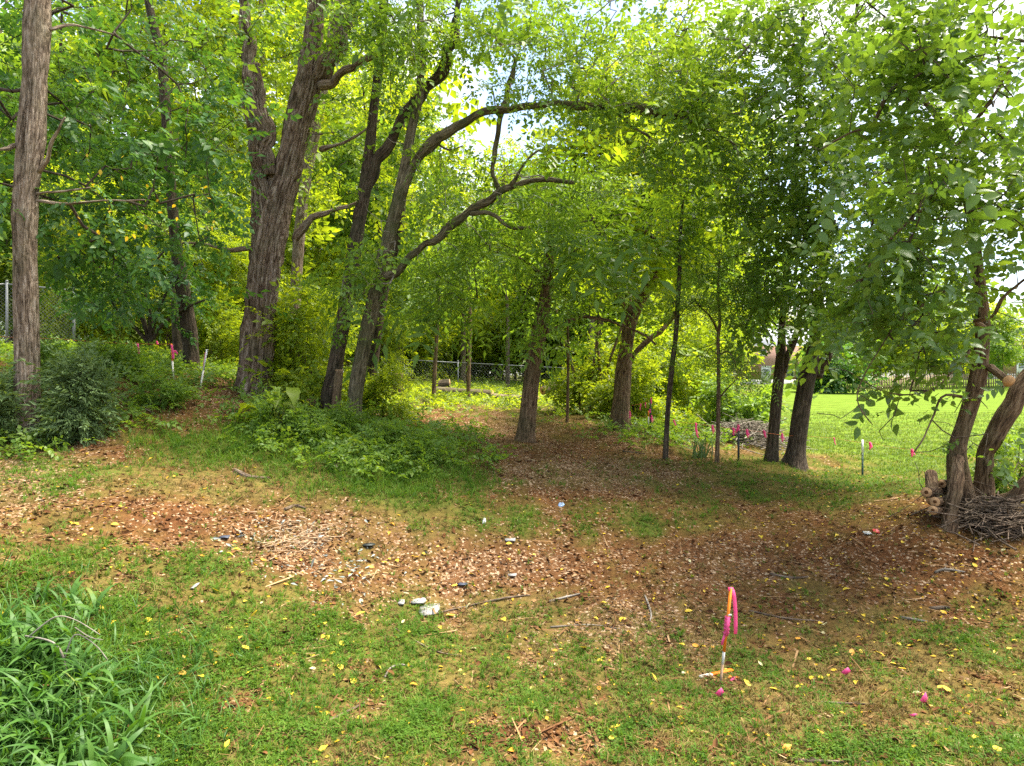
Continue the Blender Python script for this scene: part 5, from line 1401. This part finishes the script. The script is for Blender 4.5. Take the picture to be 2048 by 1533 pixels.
def slab(px, py, w, h, label, mat, name='flat_scrap', cat='scrap', thick=.012, seed=0, tilt=.12):
    thick *= .5; tilt *= .6
    p = on_ground(px, py); rr = np.random.default_rng(seed); s = p.y / FPX
    n = 9
    V = []
    for z in (0, thick):
        for k in range(n):
            a = 2 * math.pi * k / n; q = .75 + .35 * rr.random() if z == 0 else q_[k]
            if z == 0:
                if k == 0: q_ = []
                q_.append(q)
            x = math.cos(a) * w * s / 2 * q; y = math.sin(a) * h * s * 1.35 * q
            V.append(p + Vector((x, y, z + y * tilt + .004 * math.sin(3 * a) + .012)))
    V.append(p + Vector((0, 0, thick + .013)))
    F = [tuple(range(n - 1, -1, -1))] + [(k, (k + 1) % n, n + (k + 1) % n, n + k) for k in range(n)] + [(n + k, n + (k + 1) % n, 2 * n) for k in range(n)]
    m2 = MB(); m2.add(V, F)
    o = m2.build(name, M[mat], None, base=p)
    return tag(o, label, cat)
slab(858, 1224, 46, 26, 'largest pale grey flat stone on the grass left of centre', 'stone', 'flat_stone', 'stone', .02, 1)
slab(836, 1206, 40, 14, 'thin pale grey flat stone above the largest one', 'stone', 'flat_stone', 'stone', .02, 2)
slab(803, 1212, 16, 10, 'small rounded pale stone left of the flat stones', 'stone', 'small_stone', 'stone', .03, 3)
slab(968, 1045, 8, 9, 'white scrap on green grass in the middle', 'paper', 'paper_scrap', 'litter', .006, 4, .6)
slab(1122, 1012, 14, 8, 'light blue wrapper on grass below the lone trunk', 'blue_plastic', 'plastic_wrapper', 'litter', .006, 5, .5)
slab(1735, 1068, 16, 7, 'white crumpled wrapper on soil beside a red scrap', 'paper', 'paper_scrap', 'litter', .006, 6, .3)
slab(1752, 1066, 14, 8, 'red plastic scrap on soil at right', 'red_plastic', 'plastic_scrap', 'litter', .008, 7, .4)
slab(1025, 1155, 20, 7, 'grey weathered wood flake on the central soil', 'stone', 'wood_flake', 'wood', .01, 8)
slab(925, 1172, 22, 6, 'dark blue-black scrap on the central soil', 'shutter', 'plastic_scrap', 'litter', .008, 9)
slab(735, 1094, 30, 8, 'charred dark wood piece among the cut stems', 'black_metal', 'charred_wood', 'wood', .02, 10)
slab(450, 1078, 22, 8, 'dark flat wood piece on the upper left soil', 'shutter', 'wood_flake', 'wood', .014, 11)
slab(1020, 1085, 26, 8, 'dark grey stone on the middle soil edge', 'stone', 'small_stone', 'stone', .025, 12)
slab(390, 1178, 8, 14, 'small grey wood flake in the left grass', 'stone', 'wood_flake', 'wood', .01, 13)

# ------------------------------------------------------------------ ground scatter
def scatter(n, dmin, dmax, power=1.6, pxr=(-150, 2200)):
    u = rng.random(n)
    k = 1 - power
    d = (dmin ** k + u * (dmax ** k - dmin ** k)) ** (1 / k)
    px = rng.uniform(pxr[0], pxr[1], n)
    x = (px - 1024) / FPX * d
    z = ground_z(x, d)
    return np.stack([x, d, z], 1)

def keep(p, w):
    return p[rng.random(len(p)) < w]

def arc_tuft(nb, w, lean, seg=4):
    V, F, b = [], [], 0
    for i in range(nb):
        a = rng.uniform(0, 6.28); o = rng.normal(0, .1, 2); l = rng.uniform(.6, 1.15); th = rng.uniform(.05, .4); dth = lean * rng.uniform(.5, 1.4) / seg
        dx, dy = math.cos(a), math.sin(a); r, z = 0.0, -.03; ww = w * rng.uniform(.6, 1.3)
        for k in range(seg + 1):
            q = ww / 2 * max(.06, (1 - (k / seg) ** 2) * (.7 + .6 * min(1, k)))
            V += [(o[0] + dx * r - dy * q, o[1] + dy * r + dx * q, z), (o[0] + dx * r + dy * q, o[1] + dy * r - dx * q, z)]
            if k: c = b + 2 * k; F += [(c - 2, c - 1, c + 1), (c - 2, c + 1, c)]
            r += math.sin(th) * l / seg; z += math.cos(th) * l / seg; th += dth
        b += 2 * (seg + 1)
    return np.array(V), np.array(F)

def blade_tuft(nb, h, w, lean):
    V, F, b = [], [], 0
    for i in range(nb):
        a = rng.uniform(0, 6.28); o = rng.normal(0, .25, 2) * .4; l = h * rng.uniform(.55, 1.2); le = lean * rng.uniform(.3, 1.5)
        dx, dy = math.cos(a), math.sin(a); sx, sy = -dy * w / 2, dx * w / 2
        m = (o[0] + dx * le * l * .35, o[1] + dy * le * l * .35, l * .6); t = (o[0] + dx * le * l, o[1] + dy * le * l, l * (1 - .35 * min(1, le)))
        V += [(o[0] - sx, o[1] - sy, -.05), (o[0] + sx, o[1] + sy, -.05), (m[0] + sx * .8, m[1] + sy * .8, m[2]), (m[0] - sx * .8, m[1] - sy * .8, m[2]), t]
        F += [(b, b + 1, b + 2), (b, b + 2, b + 3), (b + 3, b + 2, b + 4)]; b += 5
    return np.array(V), np.array(F)

TUFT = [blade_tuft(6, 1.0, .09, .7) for _ in range(5)]
TUFT_LOW = [blade_tuft(6, .8, .11, 1.3) for _ in range(5)]
UP = np.array([0, 0, 1.0])
def upright(p, tpl, s, tiltv=.2):
    n = len(p)
    f = rand_dirs(n, .15); up = UP + rng.normal(size=(n, 3)) * tiltv
    # template z must follow up: forward made horizontal
    return place(tpl, p, f, up, s)

def stuff(name, V, F, mat, label):
    me = set_cl(mesh_from(name, V, F), .5)
    nn = np.zeros(len(V)); me.attributes['cl'].data.foreach_set('value', np.clip(.5 + .35 * wave_noise(V[:, 0], V[:, 1], .7, 91) + .2 * wave_noise(V[:, 0], V[:, 1], .25, 92), 0, 1).astype(np.float32))
    o = link(name, me, M[mat])
    return tag(o, label, name.replace('_', ' '), kind='stuff')

p = scatter(95000, 3.6, 19)
so, ch, gr, dr = cover(p[:, 0], p[:, 1], p[:, 2])
lw = lawn_w(p[:, 0], p[:, 1])
pg = keep(p, np.clip(gr * .9 - so * .75 + .06 + lw * .3, .02, 1))
V, F = upright(pg, TUFT_LOW + TUFT, rng.uniform(.025, .065, len(pg)) * (1 + .03 * pg[:, 1]), .3)
stuff('short_grass', V, F, 'grass', 'thin short green grass over the woodland floor')
p = scatter(60000, 3.6, 17)
so, ch, gr, dr = cover(p[:, 0], p[:, 1], p[:, 2])
pg = keep(p, np.clip(dr * .7 + .25 - so * .3 - gr * .25, .03, .8) * (1 - lawn_w(p[:, 0], p[:, 1])))
V, F = place(TUFT_LOW, pg, rand_dirs(len(pg), .2), UP + rng.normal(size=(len(pg), 3)) * .8, rng.uniform(.03, .07, len(pg)) * (1 + .02 * pg[:, 1]))
stuff('dry_grass', V, F, 'grass_dry', 'straw-coloured dry grass lying flat between green patches')
# straw / twig bits
LINE = (np.array([(-.5, -.018, .0), (.5, -.010, .01), (.5, .010, .01), (-.5, .018, 0)]), np.array([(0, 1, 2), (0, 2, 3)]))
p = scatter(42000, 3.6, 17)
so, ch, gr, dr = cover(p[:, 0], p[:, 1], p[:, 2])
pg = keep(p, np.clip(so * .7 + ch * .6 + dr * .3 + .1, 0, 1) * (1 - lawn_w(p[:, 0], p[:, 1]))); pg[:, 2] += .006
V, F = place(LINE, pg, rand_dirs(len(pg), .12), UP + rng.normal(size=(len(pg), 3)) * .25, rng.lognormal(math.log(.08), .7, len(pg)).clip(.02, .6))
stuff('fine_twigs', V, F, 'chips', 'fine twigs and straw strewn over the soil')
# chips
CHIPT = (np.array([(-.5, -.2, 0), (.4, -.25, .03), (.55, .15, 0), (-.3, .28, .04)]), np.array([(0, 1, 2), (0, 2, 3)]))
p = scatter(60000, 3.6, 16)
so, ch, gr, dr = cover(p[:, 0], p[:, 1], p[:, 2])
pg = keep(p, np.clip(ch * 1.1 + so * .25 + .02, 0, 1) * (1 - lawn_w(p[:, 0], p[:, 1]))); pg[:, 2] += .008
V, F = place(CHIPT, pg, rand_dirs(len(pg), .2), UP + rng.normal(size=(len(pg), 3)) * .4, rng.lognormal(math.log(.028), .45, len(pg)).clip(.01, .10))
stuff('wood_chips', V, F, 'chips', 'tan wood chips scattered in patches on the soil')
p = scatter(52000, 3.6, 17)
so, ch, gr, dr = cover(p[:, 0], p[:, 1], p[:, 2])
pg = keep(p, np.clip(so * 1.0 + .08, 0, 1) * (1 - lawn_w(p[:, 0], p[:, 1]))); pg[:, 2] += .005
V, F = place(KITE, pg, rand_dirs(len(pg), .2), UP + rng.normal(size=(len(pg), 3)) * .5, rng.uniform(.02, .06, len(pg)))
stuff('leaf_litter', V, F, 'litter', 'brown broken leaf litter over the bare soil')
CURLED = (np.array([(0, 0, 0), (.3, -.26, .16), (.7, -.2, .2), (1, 0, .12), (.7, .2, .22), (.3, .26, .14), (.5, 0, 0)]), np.array([(0, 1, 6), (1, 2, 6), (2, 3, 6), (3, 4, 6), (4, 5, 6), (5, 0, 6)]))
p = scatter(9000, 3.6, 14, 1.5)
so, ch, gr, dr = cover(p[:, 0], p[:, 1], p[:, 2])
pg = keep(p, np.clip(so * .8 + .15, 0, 1) * (.3 + .7 * np.clip(.5 + wave_noise(p[:, 0], p[:, 1], .8, 55), 0, 1)) * (1 - lawn_w(p[:, 0], p[:, 1]))); pg[:, 2] += .008
V, F = place(CURLED, pg, rand_dirs(len(pg), .3), UP + rng.normal(size=(len(pg), 3)) * .5, rng.uniform(.035, .085, len(pg)))
stuff('curled_leaf_litter', V, F, 'litter', 'curled brown dead leaves gathered on the soil track')
# clover and small weeds
CLOV = []
for _ in range(4):
    a = rng.uniform(0, 6.28); ps = np.array([(0, 0, .35 + .1 * k) for k in range(5)]) + rng.normal(0, .35, (5, 3)) * np.array([1, 1, .35]); fs = np.array([(math.cos(a + k * 1.26), math.sin(a + k * 1.26), .1) for k in range(5)])
    CLOV.append(place(KITE, ps, fs, np.array([(0, 0, 1.0)] * 5) + rng.normal(0, .25, (5, 3)), .55))
p = scatter(60000, 3.6, 15)
so, ch, gr, dr = cover(p[:, 0], p[:, 1], p[:, 2])
cn = np.clip(.5 + .8 * wave_noise(p[:, 0], p[:, 1], .9, 77), 0, 1)
pg = keep(p, np.clip(gr * 1.1 - so * .8, 0, 1) * (.25 + .75 * cn))
V, F = upright(pg, CLOV, rng.uniform(.03, .055, len(pg)), .25)
stuff('clover', V, F, 'clover', 'clover and small round-leaved weeds low in the grass')
# yellow-green small fallen leaves too small to count
p = scatter(9500, 4, 15, 1.4)
px, py = proj(p[:, 0], p[:, 1], p[:, 2])
pg = keep(p, np.clip(.12 + .7 * np.exp(-((px - 1780) / 350) ** 2 - ((py - 1100) / 150) ** 2), 0, 1) * (1 - lawn_w(p[:, 0], p[:, 1]))); pg[:, 2] += .012
V, F = place(KITE, pg, rand_dirs(len(pg), .2), UP + rng.normal(size=(len(pg), 3)) * .35, rng.uniform(.025, .055, len(pg)))
stuff('small_fallen_leaves', V, F, 'leaf_yellow', 'tiny yellow fallen leaves sprinkled under the right-hand trees')
# tall grass bottom left
TALL = [arc_tuft(5, .032, 1.7) for _ in range(6)]
p = scatter(9000, 3.5, 7, 1.3, (-200, 760))
px, py = proj(p[:, 0], p[:, 1], p[:, 2])
w = np.exp(-.5 * (((px - 20) / 140) ** 2 + ((py - 1400) / 95) ** 2)) + .18 * np.exp(-.5 * (((px - 330) / 110) ** 2 + ((py - 1370) / 70) ** 2))
pg = keep(p, np.clip(w, 0, 1))
V, F = upright(pg, TALL, rng.uniform(.10, .30, len(pg)), .5)
stuff('tall_grass', V, F, 'grass_tall', 'tall coarse green grass flopping over in the bottom left corner')
WIDE = [arc_tuft(4, .085, 1.9, 6) for _ in range(4)]
p = scatter(700, 3.6, 5.4, 1.2, (-150, 260)); px, py = proj(p[:, 0], p[:, 1], p[:, 2])
pg = keep(p, np.clip(np.exp(-.5 * (((px - 40) / 120) ** 2 + ((py - 1400) / 90) ** 2)), 0, 1))
V, F = upright(pg, WIDE, rng.uniform(.22, .42, len(pg)), .4)
stuff('broad_blade_grass', V, F, 'grass_tall', 'broad-bladed bright grass arching in the bottom left corner')
# grass fringe along the shrubs + lawn blades
p = scatter(16000, 8.5, 13, 1.2, (250, 1000)); px, py = proj(p[:, 0], p[:, 1], p[:, 2])
w = np.exp(-.5 * (((px - 470) / 130) ** 2 + ((py - 890) / 26) ** 2)) + np.exp(-.5 * (((px - 800) / 130) ** 2 + ((py - 950) / 26) ** 2))
pg = keep(p, np.clip(w * .8, 0, 1)); V, F = upright(pg, TALL, rng.uniform(.10, .24, len(pg)), .35)
stuff('fringe_grass', V, F, 'grass', 'longer green grass fringing the shrubs below the bank')
p = scatter(34000, 12, 30, 2.0, (1420, 2250)); pg = keep(p, lawn_w(p[:, 0], p[:, 1]))
V, F = upright(pg, TUFT, rng.uniform(.05, .085, len(pg)), .3)
M['lawn_blade'] = mat_leaf('lawn_blade', [(0, (0.083, 0.147, 0.017)), (.5, (0.120, 0.189, 0.024)), (1, (0.175, 0.221, 0.033))], trans=.35, rough=.55)
stuff('lawn_grass', V, F, 'lawn_blade', 'mown bright lawn grass in full light')
# low leafy ground cover on the bank and in the clearing behind
GC = [(130, 710, 110, 40, 1), (300, 740, 140, 45, 1), (220, 820, 90, 40, .6), (640, 850, 120, 40, .9), (780, 900, 120, 35, 1), (1000, 800, 260, 18, 1), (900, 780, 300, 20, .8), (1330, 855, 90, 26, 1), (560, 830, 60, 40, .8), (1430, 870, 80, 20, .8), (1250, 800, 200, 30, .6), (40, 860, 90, 40, .7), (600, 760, 500, 25, .6), (1160, 770, 250, 20, .6)]
p = scatter(36000, 9, 48, 1.5, (-150, 1520)); px, py = proj(p[:, 0], p[:, 1], p[:, 2])
pg = keep(p, np.clip(gauss_sum(GC, px, py) * 1.1 - .1, 0, 1) * (1 - .8 * lawn_w(p[:, 0], p[:, 1])))
pg[:, 2] += rng.uniform(.02, .22, len(pg))
q = pg[:, 1] > 17
V, F = place(SPRIG, pg[~q], rand_dirs((~q).sum(), .4), UP + rng.normal(size=((~q).sum(), 3)) * .5, rng.uniform(.18, .36, (~q).sum()))
stuff('bank_ground_cover', V, F, 'leaf_mid', 'low leafy ground cover on the left bank and under shrubs')
V, F = place(SPRIG, pg[q], rand_dirs(q.sum(), .4), UP + rng.normal(size=(q.sum(), 3)) * .5, rng.uniform(.2, .38, q.sum()))
stuff('clearing_ground_cover', V, F, 'leaf_bright', 'bright leafy ground cover around the logs in the far clearing')

# ------------------------------------------------------------------ fallen leaves one can count
FL = {}
for nm, stops in (('yellow', [(0, (.62, .42, .02)), (1, (.70, .52, .05))]), ('orange', [(0, (.55, .22, .02)), (1, (.62, .32, .03))]), ('pale', [(0, (.46, .42, .20)), (1, (.55, .50, .28))])):
    mt = mat_leaf('fallen_' + nm, stops, trans=.15, tint=(1, 1, .8), rough=.6)
    FL[nm] = []
    for k in range(3):
        me = leaf_mesh('fallen_leaf', OVATE, rng.uniform(-.5, .9)); me.materials.append(mt); FL[nm].append(me)
KNOWN = [(308, 918, 'yellow', 1.5), (403, 913, 'yellow', 1.1), (330, 942, 'orange', 1), (133, 880, 'orange', 1), (292, 882, 'yellow', 1), (513, 938, 'yellow', 1), (144, 1051, 'yellow', 1.2), (137, 1046, 'yellow', 1), (222, 1056, 'yellow', 1), (464, 1103, 'yellow', 1.3), (494, 1031, 'orange', 1.2), (525, 1038, 'orange', 1), (310, 1035, 'orange', 1), (244, 1146, 'yellow', 1),
         (697, 1153, 'yellow', 1.4), (678, 1147, 'yellow', 1.1), (718, 1104, 'yellow', 1), (695, 1095, 'orange', 1), (778, 1077, 'orange', 1), (712, 1234, 'yellow', 1.3), (632, 1318, 'yellow', 1.3), (655, 1274, 'yellow', 1), (910, 1236, 'yellow', 1.3), (1010, 1244, 'yellow', 1.4), (980, 1239, 'yellow', 1), (1128, 1166, 'yellow', 1.1), (1174, 1303, 'yellow', 1.3), (1192, 1326, 'yellow', 1.5), (1014, 1120, 'yellow', 1), (940, 1300, 'pale', 1.2),
         (707, 1374, 'yellow', 1.3), (1312, 1365, 'yellow', 1.2), (1545, 1178, 'yellow', 1.1), (1637, 1250, 'yellow', 1.2), (1908, 1320, 'yellow', 1.5), (1900, 1391, 'yellow', 1.2), (1798, 1342, 'yellow', 1.2), (1720, 1305, 'yellow', 1.2), (1750, 1307, 'yellow', 1.2), (1632, 1466, 'yellow', 1.4), (1985, 1505, 'yellow', 1.2), (2035, 1476, 'pale', 1.3), (1712, 1368, 'pale', 1.2), (1395, 1258, 'pale', 1.6), (1643, 1258, 'pale', 1.3), (567, 911, 'orange', 1), (255, 888, 'orange', 1)]
spots = list(KNOWN)
while len(spots) < 290:
    px = random.uniform(0, 2048); py = random.choice([random.uniform(880, 1520), random.uniform(1030, 1400)])
    wgt = .35 + .65 * math.exp(-((px - 1750) / 420) ** 2 - ((py - 1150) / 230) ** 2) + .25 * math.exp(-((px - 650) / 350) ** 2 - ((py - 1120) / 90) ** 2)
    if px < 330 and py > 1250: wgt *= .1
    if px > 1400 and py < 960: continue
    if random.random() < wgt: spots.append((px, py, random.choice(['yellow'] * 5 + ['orange', 'orange', 'pale', 'pale'] if px < 1200 else ['yellow'] * 7 + ['orange', 'pale']), random.uniform(.6, 1.2)))
for px, py, c, s in spots:
    p = on_ground(px, py)
    o = link('fallen_leaf', random.choice(FL[c]))
    o.location = p + Vector((0, 0, .018)); o.rotation_euler = (random.gauss(0, .3), random.gauss(0, .3), random.uniform(0, 6.28)); o.scale = (.068 * min(s, 1.3),) * 3
    tag(o, {'yellow': 'small yellow fallen leaf lying loose on the ground', 'orange': 'small orange-brown fallen leaf lying loose on the ground', 'pale': 'small pale tan fallen leaf lying loose on the ground'}[c], 'fallen leaf', c + ' fallen leaves')

# pale cut stems heap on the left of the soil patch
g = on_ground(600, 1090)
root = empty('cut_stem_heap', g, 'heap of pale shredded stems and silvery wilted leaves on soil', 'plant debris')
p0, p1 = [], []
for k in range(80):
    c = on_ground(random.gauss(605, 38), random.gauss(1085, 22)); a = random.uniform(0, 6.28); L = random.uniform(.05, .28); el = random.gauss(.1, .2)
    v = Vector((math.cos(a), math.sin(a), el)) * L / 2
    p0.append(c - v + Vector((0, 0, .03 + abs(v.z)))); p1.append(c + v + Vector((0, 0, .03 + abs(v.z))))
V, F = seg_tubes(np.array(p0), np.array(p1), np.full(80, .005), np.full(80, .003), 4)
me = mesh_from('stems', V - np.array(g), F); M['pale_stem'] = mat_plain('pale_stem', (.36, .26, .16), .8, .35, 20)
tag(link('stems', me, M['pale_stem'], root), kind='stuff')
M['silver_leaf'] = mat_leaf('silver_leaf', [(0, (.22, .26, .23)), (1, (.40, .43, .40))], trans=.15, tint=(1, 1, 1))
q = np.array([on_ground(random.gauss(690, 60) if k % 2 else random.gauss(585, 70), random.gauss(1150, 25) if k % 2 else random.gauss(1075, 25)) for k in range(170)]); q[:, 2] += .025
V, F = place(LONG, q, rand_dirs(len(q), .3), UP + rng.normal(size=(len(q), 3)) * .5, rng.uniform(.05, .10, len(q)))
tag(link('wilted_leaves', mesh_from('wilted_leaves', V - np.array(g), F), M['silver_leaf'], root), kind='stuff')
